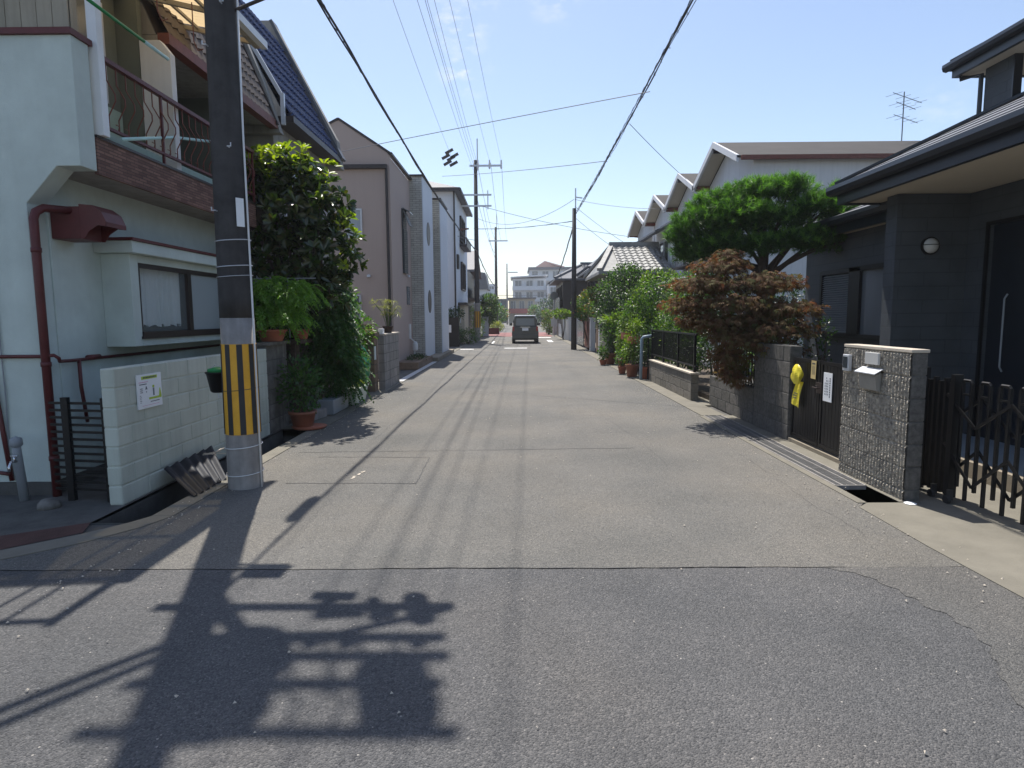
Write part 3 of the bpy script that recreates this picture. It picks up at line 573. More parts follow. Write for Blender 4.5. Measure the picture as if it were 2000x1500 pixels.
_tr = N(_n, 'ShaderNodeBsdfTransparent'); _mx = N(_n, 'ShaderNodeMixShader'); _mx.inputs[0].default_value = .88; _n.links.new(_p2.outputs[0], _mx.inputs[1]); _n.links.new(_tr.outputs[0], _mx.inputs[2]); _n.links.new(_mx.outputs[0], _n.nodes['Material Output'].inputs['Surface'])
mb = MB(); mb.box(-3.985, -3.98, 6.66, 7.64, 1.45, 2.14); mb.build('pane', gm, bay)
mb = MB(); c = 90
vs = []
for i in range(c+1):
    y = 6.66+.98*i/c
    for z, am in ((2.16, .010), (1.9, .014), (1.52, .022)):
        vs.append((-4.06+am*math.sin(i*.62+.5*math.sin(i*.21))+am*.6*math.sin(i*1.35), y+(.02*math.sin(i*.2) if z < 1.6 else 0), z+(.015*math.sin(i*.4) if z < 1.6 else 0)))
mb.add(vs, [(i*3+k, (i+1)*3+k, (i+1)*3+k+1, i*3+k+1) for i in range(c) for k in range(2)]); mb.build('curtain', 'curtain', bay, smooth=True)
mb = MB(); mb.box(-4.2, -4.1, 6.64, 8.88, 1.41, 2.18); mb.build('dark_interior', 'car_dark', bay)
# range hood vent
mb = MB(); mb.box(-4.25, -3.98, 5.84, 6.14, 2.33, 2.62); v_ = mb.build('vent_hood', 'red_steel', A, .006)
pf = [(-3.98, 2.64), (-3.86, 2.63), (-3.78, 2.57), (-3.74, 2.48), (-3.74, 2.44), (-3.82, 2.45), (-3.90, 2.40), (-3.95, 2.33), (-3.98, 2.33)]
mb = MB(); mb.prism(pf, 'y', 5.84, 5.846); mb.prism(pf, 'y', 6.134, 6.14)
for a, b in zip(pf[:4], pf[1:5]): mb.quad((a[0], 5.84, a[1]), (b[0], 5.84, b[1]), (b[0], 6.14, b[1]), (a[0], 6.14, a[1]))
mb.build('hood_cowl', 'red_steel', v_)
# pipes on the front
mb = MB(); mb.tube([(-4.05, 5.9, 2.585), (-4.17, 5.66, 2.575), (-4.185, 5.585, 2.53), (-4.19, 5.56, 2.47), (-4.19, 5.56, .0)], .036, 12)
for z in (2.2, 1.2, .35): mb.tube([(-4.19, 5.56, z-.02), (-4.19, 5.56, z+.02)], .042, 12)
mb.build('downpipe', 'red_steel', A, smooth=True)
mb = MB(); mb.tube([(-10, 5.57, 1.27), (-4.24, 5.57, 1.27), (-4.12, 5.57, 1.28), (-4.10, 5.6, 1.25), (-4.14, 5.66, 1.22), (-4.2, 5.9, 1.21), (-4.2, 8.9, 1.22)], .016, 8)
mb.tube([(-4.2, 6.0, 1.22), (-4.2, 6.0, .95), (-4.2, 6.05, .6)], .017, 8); mb.tube([(-4.2, 6.12, 1.225), (-4.2, 6.3, 1.225)], .024, 8); mb.build('gas_pipe', 'red_steel', A, smooth=True)
mb = MB(); mb.tube([(-4.66, 5.57, 2.6), (-4.66, 5.57, 1.45), (-4.67, 5.57, 1.40), (-4.78, 5.57, 1.38)], .017, 8); mb.tube([(-4.69, 5.57, 1.12), (-4.60, 5.57, .14)], .02, 8); mb.tube([(-4.6, 5.57, .2), (-4.75, 5.57, .22)], .018, 8); mb.build('drain_pipe', 'red_steel', A, smooth=True)
mb = MB(); mb.tube([(-4.62, 5.585, 2.4), (-4.61, 5.585, 2.1), (-4.60, 5.585, .9), (-4.62, 5.585, .3)], .006, 5); mb.build('cable_run', 'pvc_grey', A)
# television aerial on the roof, laundry poles, tap
def aerial(loc, label, s=1, yaw=0, n=7):
    t = thing('tv_aerial', label, 'aerial', loc); mb = MB(); x, y, z = loc; c, q = math.cos(yaw), math.sin(yaw)
    mb.tube([(x, y, z), (x, y, z+1.5*s)], .016, 6); mb.build('mast', 'wire_pale', t)
    for zz, ln in ((1.35, .9), (.75, .75), (1.12, .6)):
        b = MB(); zz *= s; ln *= s; b.tube([(x-c*ln*.6, y-q*ln*.6, z+zz+.04), (x+c*ln, y+q*ln, z+zz-.03)], .010, 5)
        for k in range(n):
            u = lerp(-.55, .95, k/(n-1))*ln; h = (.24-.02*k)*s; b.tube([(x+c*u+q*h, y+q*u-c*h, z+zz), (x+c*u-q*h, y+q*u+c*h, z+zz)], .005, 4)
        b.build('antenna_array', 'wire_pale', t)
    return t
aerial((-4.5, 9.4, 5.6), 'thin television aerial behind the awning, above the tarred pole', .75, .5)
mb = MB(); mb.tube([(-3.52, 5.2, 4.22), (-3.5, 6.25, 4.2)], .015, 8); lp_ = tag(mb.build('laundry_pole', 'green_plastic', smooth=True), 'green laundry pole with a pale end hung under the awning', 'laundry pole')
mb = MB(); mb.tube([(-3.5, 6.23, 4.2), (-3.49, 6.62, 4.19)], .017, 8); mb.build('pale_sleeve', 'cyan_pole', lp_, smooth=True)
mb = MB(); mb.tube([(-3.66, 6.05, 3.26), (-3.84, 7.3, 3.62), (-3.86, 8.6, 3.9)], .017, 8); tag(mb.build('laundry_pole', 'cyan_pole', smooth=True), 'pale cyan laundry pole leaning behind the red balcony railing', 'laundry pole')
t = thing('garden_tap', 'grey standpipe with a small metal tap against the near stucco wall', 'tap', (-4.40, 5.42, 0))
mb = MB(); mb.tube([(-4.38, 5.42, 0), (-4.41, 5.42, .42), (-4.41, 5.42, .52)], [.038, .036, .03], 10); mb.lathe([(.0, .08), (.045, .06), (.05, 0), (.03, -.02), (0, -.02)], (-4.41, 5.42, .50), 10); mb.build('standpipe', 'pvc_grey', t, smooth=True)
mb = MB(); mb.tube([(-4.40, 5.4, .36), (-4.39, 5.32, .37), (-4.385, 5.29, .33), (-4.385, 5.29, .29)], .012, 8); mb.tube([(-4.39, 5.36, .36), (-4.39, 5.36, .41)], .01, 6); mb.box(-4.42, -4.36, 5.352, 5.368, .41, .42); mb.build('spout', 'chrome', t, smooth=True)
# louvred black gate between house and painted wall
t = thing('slatted_gate', 'black slatted metal gate between the red downpipe and the painted block wall', 'gate', (-3.9, 5.45, 0))
mb = MB(); a, b = Vector((-4.12, 5.46, 0)), Vector((-3.47, 5.36, 0))
for k in range(13): z = .10+k*.064; mb.bar((a.x, a.y, z), (b.x, b.y, z), .012, .022)
mb.build('slats', 'black_steel', t)
for u in (.26, .86):
    p = a.lerp(b, u); mb = MB(); mb.box(p.x-.03, p.x+.03, p.y-.03, p.y+.01, -.0, .92); mb.build('post', 'black_steel', t)
mb = MB(); mb.lathe([(.0, .085), (.05, .075), (.085, .04), (.09, 0)], (-4.0, 5.2, 0), 9); tag(mb.build('stone', 'block_old', smooth=True), 'rounded grey stone at the foot of the red downpipe', 'stone')
# painted block wall
bw = blocks('block_wall', 'block_paint', None, -3.52, -3.40, 5.26, 8.52, 0, 1.18, .40, .168, 'y', .007, .009, mortar='block_paint')
tag(bw, 'pale painted concrete block wall behind the tarred pole', 'wall')
mb = MB(); mb.box(-3.53, -3.39, 5.2, 8.9, -.38, -.002); mb.build('footing', 'block_old', bw)
bw2 = blocks('block_wall', 'block_old', None, -3.54, -3.42, 8.56, 9.3, -.02, 1.22, .40, .2, 'y', .010, .006); tag(bw2, 'dark weathered block wall with a stone cap, just past the pale wall', 'wall')
mb = MB(); mb.box(-3.66, -3.36, 8.54, 9.34, 1.222, 1.262); mb.build('cap', 'block_old', bw2)
# notice board on it
t = thing('notice_board', 'white notice board with a green and yellow drawing on the pale block wall', 'sign', (-3.385, 5.75, .95))
mb = MB(); Y0, Y1, Z0, Z1 = 5.55, 5.93, .785, 1.095; mb.box(-3.395, -3.383, Y0, Y1, Z0, Z1); mb.build('board', 'white_paper', t)
def spr(mb, u0, u1, v0, v1, x=-3.3815): mb.box(x-.002, x, lerp(Y0, Y1, u0), lerp(Y0, Y1, u1), lerp(Z0, Z1, v0), lerp(Z0, Z1, v1))
mb = MB(); spr(mb, .17, .82, .855, .945); spr(mb, .44, .97, .24, .30); mb.prism([(lerp(Y0, Y1, q), lerp(Z0, Z1, r)) for q, r in ((.86, .30), (.90, .52), (.93, .54), (.97, .30))], 'x', -3.3835, -3.3815)
mb.add([(-3.3812, lerp(Y0, Y1, .64+.05*math.cos(a)), lerp(Z0, Z1, .615+.04*math.sin(a))) for a in [k*.7 for k in range(9)]], [tuple(range(9))]); mb.build('green_artwork', 'sign_green', t)
mb = MB()
for k in range(9): u = .24+k*.06; spr(mb, u, u+.04, .88, .925, -3.3808)
for k in range(6): spr(mb, .08+k*.05, .12+k*.05, .70, .725)
for k in range(3): spr(mb, .1, .2, .58-k*.055, .60-k*.055)
spr(mb, .33, .37, .56, .64); spr(mb, .31, .335, .55, .58); spr(mb, .365, .39, .55, .58); spr(mb, .34, .36, .46, .50)
for k in range(12): spr(mb, .5+k*.032, .52+k*.032, .16, .185)
for k in range(5): spr(mb, .08, .12+.02*(k % 2), .38-k*.05, .395-k*.05)
spr(mb, .62, .64, .34, .57); spr(mb, .655, .675, .34, .57); mb.build('printed_text', 'ink', t)
mb = MB()
for k in range(7): spr(mb, .06+k*.055, .10+k*.055, .765, .785)
for k in range(14): spr(mb, .16+k*.05, .19+k*.05, .075, .09)
mb.build('pink_text', 'sign_pink', t)
# corrugated sheet over the drain
t = MB(); n = 28; vs = []
for i in range(n+1):
    u = i/n; dz = .018*math.sin(u*2*math.pi*5.5)
    for v, (x, y, z) in enumerate(((-3.34, lerp(5.80, 6.75, u), .19+.02*u), (-2.89, lerp(5.46, 6.1, u), .015))): vs.append((x+dz*.6, y, z+dz*.8))
k0 = len(vs); vs += [(x, y, z-.006) for x, y, z in vs]
t.add(vs, [(2*i, 2*i+1, 2*i+3, 2*i+2) for i in range(n)]+[(k0+2*i, k0+2*i+2, k0+2*i+3, k0+2*i+1) for i in range(n)])
MT['sheet_black'] = mat('sheet_black', (.016, .018, .026), .5, .3, 9, .1, 40, spec=.25)
tag(t.build('corrugated_sheet', 'sheet_black', smooth=True), 'black corrugated plastic sheet leaning over the open drain by the tarred pole', 'sheet')
# twigs by the pole
t = MB()
for k in range(8): t.tube([(-3.0+random.uniform(-.1,.1), 6.05+random.uniform(-.15,.15), .30), (-2.86+random.uniform(-.1,.12), 5.95+random.uniform(-.2,.2), .33+random.uniform(-.06,.08))], .004, 4)
tag(t.build('twigs', 'cap_stone'), 'few dry twigs lying on the black corrugated sheet', 'twigs')

# ================================================================ near tarred pole
PX_, PY_ = -2.6, 5.87
P = thing('utility_pole', 'dark tarred utility pole with yellow and black guard in the left foreground', 'utility pole', (PX_, PY_, 0))
def prad(z): return .158-.0062*z
mb = MB(); mb.tube([(PX_, PY_, z) for z in (-.1, .0, .5, 1.0, 1.62)], [prad(0)+.004, prad(0), prad(.5), prad(1), prad(1.62)], 36); mb.build('concrete_shaft', 'pole_concrete', P, smooth=True)
mb = MB(); mb.tube([(PX_, PY_, z) for z in (1.60, 1.78, 3, 6, 10.6)], [prad(1.6)+.002, prad(1.8)+.003, prad(3)+.003, prad(6), prad(10.6)], 36); mb.build('tarred_shaft', 'pole_tar', P, smooth=True)
gu = MB(); gu.tube([(PX_, PY_, z) for z in (.52, 1.36)], [prad(.52)+.006, prad(1.36)+.006], 48); gu_ = gu.build('guard', 'yellow', P, smooth=False)
for k in range(9):
    a0 = 2*math.pi*(k+.15)/9; a1 = a0+2*math.pi/9*.45; b = MB(); vs = []
    for i in range(5):
        a = lerp(a0, a1, i/4)
        for z in (.522, 1.358): vs.append((PX_+(prad(z)+.0085)*math.cos(a), PY_+(prad(z)+.0085)*math.sin(a), z))
    b.add(vs, [(2*i, 2*i+2, 2*i+3, 2*i+1) for i in range(4)]); b.build('black_stripe', 'rubber_black', gu_)
for z, mt, rr_ in ((.40, 'white_pvc', .004), (.04+.1, 'white_pvc', .0035), (2.30, 'aluminium', .0045), (2.07, 'aluminium', .0045), (1.98, 'aluminium', .003), (.94, 'rubber_black', .003)):
    b = MB(); b.tube([(PX_+(prad(z)+.010)*math.cos(a), PY_+(prad(z)+.010)*math.sin(a), z+.012*math.sin(a+1)) for a in [k*math.pi/12 for k in range(25)]], rr_, 6); b.build('strap', mt, P)
b = MB(); b.tube([(PX_+prad(1)+.012, PY_-.03, .0), (PX_+prad(1)+.010, PY_-.03, 1.5), (PX_+prad(3)+.012, PY_-.02, 3.2), (PX_+prad(4)+.02, PY_, 4.6)], .0095, 8); b.build('conduit', 'white_pvc', P, smooth=True)
b = MB(); b.obox((PX_+.125, PY_-.105, 2.54), (.07, .008, .25), (0, 0, R(50))); b.build('number_plate', 'white_paper', P)
for z, sd_ in ((3.95, -1), (3.1, 1), (2.55, -1), (4.3, 1)):
    b = MB(); b.tube([(PX_+sd_*.07, PY_-.13, z), (PX_+sd_*.07, PY_-.17, z), (PX_+sd_*.10, PY_-.17, z), (PX_+sd_*.10, PY_-.17, z+.03)], .006, 6); b.build('step_bolt', 'aluminium', P)
# fittings above the frame, whose shadow lies on the road
def cyl(mb, x, y, z0, z1, r): mb.lathe([(r*.9, z0), (r, z0+.04), (r, z1-.04), (r*.85, z1)], (x, y, 0), 16)
b = MB(); b.tube([(PX_+.1, PY_, 4.42), (PX_+.42, PY_-.05, 4.52), (PX_+.50, PY_, 4.42)], .02, 6); b.tube([(PX_+.12, PY_, 4.30), (PX_+.42, PY_-.05, 4.38)], .016, 6); b.box(PX_+.22, PX_+.46, PY_-.08, PY_+.08, 4.5, 4.64); b.build('cable_bracket', 'dark_bronze', P)
b = MB(); b.box(PX_-.25, PX_+1.42, PY_-.035, PY_+.035, 5.66, 5.73); b.build('crossarm', 'aluminium', P)
for x, z0, z1, r in ((.72, 5.55, 5.66, .05), (.98, 5.5, 6.02, .045), (1.22, 5.42, 6.05, .075), (1.05, 5.74, 5.95, .04)):
    b = MB(); cyl(b, PX_+x, PY_, z0, z1, r); b.build('cable_closure', 'rubber_black', P)
for z, x, q in ((5.98, .92, .25), (5.5, .90, -.1)): b = MB(); b.obox((PX_+x-.16, PY_+.05, z), (.26, .08, .09), (0, q, 0)); b.build('junction_box', 'transformer', P)
for x, z0, z1, r in ((.28, 6.72, 7.25, .22), (.22, 7.35, 7.95, .22), (.97, 7.2, 8.0, .17)):
    b = MB(); cyl(b, PX_+x, PY_+.05, z0, z1, r); b.build('transformer', 'transformer', P)
for z, x0, x1 in ((6.45, -.1, 1.3), (6.85, .5, 1.28), (7.36, -.2, 1.2), (8.1, -.3, 1.2), (10.0, -.2, 1.7)):
    b = MB(); b.box(PX_+x0, PX_+x1, PY_-.035, PY_+.035, z-.03, z+.03); b.build('crossarm', 'aluminium', P)
for k in range(4):
    b = MB(); b.tube([(PX_+.1, PY_-.02, 5.3+.15*k), (PX_+.28, PY_-.15, 5.7+.1*k), (PX_+.35+.1*k, PY_-.05, 6.4)], .03, 6); b.build('jumper_cable', 'wire', P)
b = MB(); b.tube([(PX_+.3, PY_, 6.42), (PX_+.8, PY_-.12, 6.1), (PX_+1.2, PY_, 5.95), (PX_+1.38, PY_, 5.75)], .035, 6); b.build('jumper_cable', 'wire', P)
b = MB()
for x in (.45, .62, .8, 1.15): b.lathe([(.02, 0), (.05, .03), (.03, .07), (.05, .11), (.02, .16)], (PX_+x, PY_, 6.49), 8)
b.build('insulator', 'white_pvc', P)
for k in range(5):
    b = MB(); x0_, x1_ = .35+.17*k, .25+.2*k; b.tube([(PX_+x0_, PY_, 6.5), (PX_+(x0_+x1_)/2+.08, PY_-.1, 6.95+.05*k), (PX_+x1_, PY_, 7.4), (PX_+x1_+.1, PY_+.06, 7.75), (PX_+x0_, PY_, 8.1)], .014, 5); b.build('jumper_cable', 'wire', P)
t = thing('hanging_bucket', 'dark green bucket with a bright green lid hung beside the tarred pole', 'bucket', (-2.87, 6.0, .95))
mb = MB(); mb.lathe([(.07, -.10), (.085, -.085), (.115, .08), (.125, .085), (.125, .097)], (-2.86, 6.0, .99), 16); mb.build('bucket', 'black_steel', t, smooth=True)
mb = MB(); mb.lathe([(.105, .098), (.10, .125), (.05, .14), (0, .142)], (-2.86, 6.0, .99), 16); mb.build('lid', 'green_plastic', t, smooth=True)
mb = MB(); mb.tube([(-2.98, 6.0, 1.08), (-2.86, 5.93, 1.16), (-2.75, 5.98, 1.10)], .004, 5); mb.tube([(-2.86, 5.95, .9), (-2.84, 5.93, .84), (-2.80, 5.94, .86), (-2.79, 5.95, .93)], .004, 5); mb.build('handle', 'aluminium', t)

# ================================================================ left: tiled mansard houses
B_ = thing('terrace_house', 'terrace house with brown tiled mansard roof behind the tarred pole', 'house', (-5, 9.5, 0))
mb = MB(); mb.box(-9, -4.25, 9.3, 10.75, 0, 2.95); mb.box(-9, -5.0, 7.6, 10.6, 4.9, 5.0); mb.prism([(-4.08, 4.81), (-4.72, 6.38), (-9, 6.38), (-9, 4.81)], 'y', 7.51, 7.56); mb.build('wall', 'stucco_grey', B_)
mb = MB(); mb.box(-5.3, -4.02, 7.5, 10.7, 4.74, 4.80); mb.build('eave_soffit', 'stucco_grey', B_)
mb = MB(); mb.box(-4.03, -3.90, 7.45, 10.75, 4.68, 4.80); mb.build('eave_fascia', 'brown_steel', B_)
mb = MB(); tiles(mb, (-3.96, 7.5, 4.80), (0, 1, 0), (-.40, 0, 1), 22, 8, .145, .20, .035); mb.quad((-4.06, 7.5, 4.8), (-4.06, 10.68, 4.8), (-4.7, 10.68, 6.4), (-4.7, 7.5, 6.4)); mb.build('roof', 'brown_tile', B_)
mb = MB(); mb.prism([(-3.86, 4.62), (-4.10, 5.42), (-4.55, 6.55), (-5.4, 6.6), (-5.4, 4.62)], 'y', 10.70, 10.86); mb.build('fire_wall', 'stucco_grey', B_, .005)
mb = MB(); mb.bar((-3.90, 10.64, 4.72), (-4.60, 10.64, 6.45), .05, .08); mb.build('verge_trim', 'dark_bronze', B_)
mb = MB(); mb.box(-5.2, -3.80, 9.5, 10.7, 2.9, 3.0); mb.box(-3.84, -3.78, 9.5, 10.7, 3.0, 3.24); mb.box(-3.83, -3.78, 9.5, 10.7, 3.9, 3.96); mb.build('balcony', 'dark_bronze', B_)
C_ = thing('tiled_house', 'house with glossy blue tiled mansard roof behind the magnolia', 'house', (-5, 12, 0))
mb = MB(); mb.box(-9, -4.05, 10.88, 14.0, 0, 5.0); mb.build('wall', 'stucco_grey', C_)
mb = MB(); tiles(mb, (-3.84, 10.94, 4.98), (0, 1, 0), (-.50, 0, 1), 19, 9, .152, .29, .07, 6, .035); mb.quad((-3.87, 10.92, 4.98), (-3.87, 13.8, 4.98), (-5.03, 13.8, 7.3), (-5.03, 10.92, 7.3)); mb.build('roof', 'blue_tile', C_)
mb = MB(); mb.bar((-3.89, 10.9, 5.28), (-4.97, 10.9, 7.2), .05, .06); mb.box(-3.90, -3.84, 10.86, 10.92, 4.80, 5.3); mb.build('verge_trim', 'aluminium', C_)
mb = MB(); mb.prism([(-3.72, 4.75), (-3.80, 5.35), (-5.05, 7.75), (-5.6, 7.75), (-5.6, 4.75)], 'y', 13.8, 14.05); mb.build('fire_wall', 'stucco_grey', C_, .005)
mb = MB(); mb.bar((-3.70, 13.92, 4.95), (-5.08, 13.92, 7.75), .30, .06); mb.build('coping', 'slate', C_)
mb = MB()
for k in range(13): mb.lathe([(.0, -.07), (.08, -.05), (.085, .05), (0, .07)], (-5.02, 11.1+k*.22, 7.27), 8)
mb.build('ridge_tiles', 'blue_tile', C_)
mb = MB(); mb.box(-4.2, -3.72, 10.95, 13.8, 4.86, 4.96); mb.build('eave_fascia', 'dark_bronze', C_)
window(C_, 'x', -4.05, 11.2, 12.0, 3.3, 4.3, 'aluminium', 'pane_grey', 1); window(C_, 'y', 10.88, -4.7, -4.2, 3.4, 4.2, 'white_pvc', 'pane_grey', 0, out=-1)
# ================================================================ left garden edge
def pot(name, label, c, r, h, mt='terracotta', group=None, square=False):
    t = thing(name, label, 'flower pot', c, group); x, y, z = c
    mb = MB()
    if square: mb.slab([(x-r, y-r*1.8, z+h), (x+r, y-r*1.8, z+h), (x+r, y+r*1.8, z+h), (x-r, y+r*1.8, z+h)], h)
    else: mb.lathe([(r*.68, 0), (r*.72, .01), (r*.95, h*.82), (r*1.06, h*.83), (r*1.06, h), (r*.9, h), (r*.88, h*.9), (0, h*.88)], c, 18)
    mb.build('pot', mt, t, smooth=not square); return t
def fill(t, c, r, h, n, lm, size, tpl=OVAL, hang=0., second=None):
    """foliage of a potted plant as a child of its pot"""
    x, y, z = c; mb = MB()
    for k in range(5): a = k*1.3; mb.tube([(x+.02*math.cos(a), y+.02*math.sin(a), z-.05), (x+.5*r*math.cos(a), y+.5*r*math.sin(a), z+h*.6)], [.008, .004], 5)
    mb.build('stem', 'bark', t)
    Q, d = shell([(x, y, z+h*.5, r, r, h*.55)], n, .25, 1.08); D = norm(d+rnd(n, .5)+np.array([0,0,.25-hang])); Nn = norm(np.array([0,0,1.])+rnd(n, .5))
    leaves('foliage', lm, t, Q, D, Nn, size*RG.uniform(.7,1.3,n), size*.6*RG.uniform(.8,1.2,n), tpl)
# magnolia
t = thing('magnolia_tree', 'glossy dark magnolia with bright yellow-green young leaves behind the tarred pole', 'tree', (-3.55, 10.0, 0)); b = Vector((-3.55, 10.0, 0))
lob = [(-3.95, 9.9, 2.55, .60, .6, .55), (-3.05, 10.0, 2.60, .66, .65, .6), (-3.55, 10.0, 3.2, .72, .7, .6), (-4.1, 9.9, 3.5, .5, .5, .42), (-3.05, 10.0, 3.35, .48, .5, .45), (-3.4, 10.1, 3.8, .38, .4, .34), (-3.85, 10.1, 3.85, .28, .3, .25), (-2.95, 10.0, 2.05, .36, .45, .36), (-3.5, 10.0, 2.1, .6, .5, .45)]
mb = MB(); mb.tube([b, b+Vector((.02, 0, 1.2)), b+Vector((.1, 0, 2.4)), b+Vector((.1, 0, 3.4))], [.08, .07, .05, .02], 8)
for q in lob: mb.tube([b+Vector((.05, 0, 1.5)), Vector(q[:3])-Vector((0, 0, .3)), Vector(q[:3])], [.035, .022, .012], 6)
mb.build('trunk', 'bark', t)
def rosettes(name, mt, lob, nr, per, ln, wd, lo, hi, upw, top=0.):
    C0, d0 = shell(lob, nr, lo, hi, top); ax = norm(d0+np.array([0,0,upw])+rnd(nr, .25))
    C1 = np.repeat(C0, per, 0); A1 = np.repeat(ax, per, 0); n = len(C1)
    s_ = norm(np.cross(A1, rnd(n))); D = norm(A1*RG.uniform(.25, 1.0, (n,1))+s_); Nn = norm(A1*1.0-D*np.sum(A1*D, 1, keepdims=True)+rnd(n, .12))
    leaves(name, mt, t, C1+D*.015, D, Nn, ln*RG.uniform(.75,1.15,n), wd*RG.uniform(.8,1.15,n), OVAL)
rosettes('foliage', 'leaf_magnolia', lob, 820, 9, .145, .066, .35, 1.02, .35)
top = [(-4.1, 9.75, 3.62, .50, .4, .34), (-3.45, 9.9, 3.92, .42, .4, .28), (-3.05, 9.9, 3.62, .48, .4, .28), (-3.75, 9.9, 3.92, .34, .4, .24), (-2.65, 9.95, 2.75, .14, .3, .5)]
rosettes('young_leaves', 'leaf_magnolia_new', top, 95, 8, .125, .062, .70, 1.12, 1.0, .8)
# fern-like cascade over the wall
def fronds(name, mt, parent, C0, dirs, ln, n_leaf, sz, droop=.8):
    Ps, Ds, Ns = [], [], []
    for c, d in zip(C0, dirs):
        L_ = ln*random.uniform(.6, 1.2); s_ = np.cross(d, [0,0,1.]); s_ /= (np.linalg.norm(s_)+1e-6)
        for i in range(n_leaf):
            u = (i+1)/n_leaf; p = c+d*L_*u+np.array([0,0,-droop*L_*u*u]); tg = d+np.array([0,0,-2*droop*u]); tg = tg/np.linalg.norm(tg)
            for sg in (-1, 1): Ps.append(p); Ds.append(s_*sg+tg*.9+np.random.normal(size=3)*.15); Ns.append(np.array([0,0,1.])+np.random.normal(size=3)*.4)
    n = len(Ps); leaves(name, mt, parent, np.array(Ps), np.array(Ds), norm(np.array(Ns)), sz*RG.uniform(.7,1.3,n), sz*.55, SPEAR)
np.random.seed(3)
t = thing('feathery_shrub', 'feathery green shrub cascading down between the two gate pillars', 'shrub', (-3.3, 10.6, 0))
lob = [(-3.45, 10.3, 1.92, .66, .6, .38), (-3.18, 10.7, 1.55, .42, .55, .46), (-3.08, 10.8, 1.05, .32, .45, .42), (-3.05, 10.9, .65, .26, .4, .32), (-3.8, 10.2, 1.75, .5, .5, .33)]
mb = MB()
for q in lob: mb.tube([(-3.35, 10.6, 0), (-3.3, 10.6, 1.0), q[:3]], [.03, .025, .01], 5)
mb.build('stem', 'bark', t)
C0, d0 = shell(lob, 1300, .2, .98); d0 = norm(d0*np.array([1,1,.4])+rnd(1300, .25)); fronds('foliage', 'leaf_fern', t, C0, d0, .30, 12, .065, .7)
t = thing('feathery_shrub', 'bright sunlit feathery plant spilling over the terracotta bowl by the pole', 'shrub', (-3.55, 9.0, 1.26))
lob = [(-3.5, 9.0, 1.62, .48, .38, .13), (-3.45, 9.1, 2.0, .42, .35, .16), (-3.7, 9.0, 1.85, .3, .3, .2), (-3.2, 9.15, 1.95, .28, .3, .16)]
C0, d0 = shell(lob, 520, .5, 1., .4); d0 = norm(d0*np.array([1,1,.4])+rnd(520, .25)); fronds('foliage', 'leaf_fern_lit', t, C0, d0, .22, 11, .05, .75)
mb = MB(); mb.tube([(-3.5, 9.0, 1.3), (-3.5, 9.05, 1.7), (-3.45, 9.1, 2.0)], .01, 5); mb.build('stem', 'bark', t)
pot('terracotta_bowl', 'wide terracotta bowl standing on the capped dark block wall', (-3.50, 9.0, 1.262), .20, .17)
pot('flower_pot', 'brown pot half hidden in foliage beside the capped wall', (-3.4, 9.9, 1.26), .14, .16)
mb = MB(); mb.box(-3.9, -3.3, 9.6, 10.2, 1.2, 1.258); mb.box(-3.55, -3.48, 9.85, 9.92, 0, 1.2); mb.box(-3.8, -3.74, 9.7, 9.76, 0, 1.2); tag(mb.build('plant_stand', 'bark'), 'low wooden plant stand behind the capped dark wall', 'plant stand')
mb = MB(); mb.tube([(-3.8, 9.2, 2.16), (-2.95, 9.35, 2.17)], .009, 6); mb.tube([(-3.35, 9.3, 1.3), (-3.35, 9.3, 2.16)], .009, 6); tag(mb.build('plant_support', 'leaf_mid' if 0 else 'pvc_grey'), 'thin rod trellis standing over the sunlit ferns', 'plant support')
g1 = blocks('gate_pillar', 'block_old', None, -3.86, -3.5, 10.5, 10.85, 0, 1.26, .5, .25, 'x', .008, .006); tag(g1, 'dark block gate pillar with a thick cap among the cascading greenery', 'pillar')
mb = MB(); mb.box(-3.90, -3.46, 10.46, 10.89, 1.262, 1.34); mb.build('cap', 'block_grey', g1)
t = pot('flower_pot', 'round brown pot with a bushy green plant at the gate beside the road', (-3.10, 8.98, .02), .19, .24, 'plastic_brown'); fill(t, (-3.12, 8.98, .25), .30, .75, 900, 'leaf_fern', .07, SPEAR)
mb = MB(); mb.lathe([(0, 0), (.22, 0), (.25, .03), (.0, .02)], (-3.0, 8.95, .013), 16); tag(mb.build('pot_saucer', 'terracotta', smooth=True), 'shallow terracotta saucer at the roadside under the pot', 'saucer')
mb = MB(); mb.slab([(-3.6, 9.5, .16), (-3.15, 9.5, .16), (-3.05, 10.0, .16), (-3.6, 10.0, .16)], .16); tag(mb.build('stone_step', 'block_grey', bevel=.02), 'low grey step stone by the gate under the shrubs', 'step')
t = thing('planter_trough', 'dark grey planter trough at the foot of the cascading shrub', 'planter', (-3.1, 10.6, 0)); mb = MB(); mb.slab([(-3.25, 10.1, .26), (-2.98, 10.1, .26), (-2.98, 11.0, .26), (-3.25, 11.0, .26)], .24); mb.build('trough', 'pvc_grey', t, .01)
t = thing('planter_trough', 'pale green planter trough at the road edge below the green net', 'planter', (-2.95, 11.6, 0))
mb = MB(); mb.add([(-3.08,11.25,.02),(-2.92,11.25,.02),(-2.92,12.0,.02),(-3.08,12.0,.02),(-3.14,11.2,.30),(-2.87,11.2,.30),(-2.87,12.05,.30),(-3.14,12.05,.30)], [(0,3,2,1),(4,5,6,7),(0,1,5,4),(1,2,6,5),(2,3,7,6),(3,0,4,7)]); mb.build('trough', 'styro', t, .008)
mb = MB(); mb.box(-3.15, -2.86, 11.19, 12.06, .285, .315); mb.build('rim', 'styro', t)
fill(t, (-3.0, 11.6, .3), .16, .12, 120, 'leaf_yellow', .06)
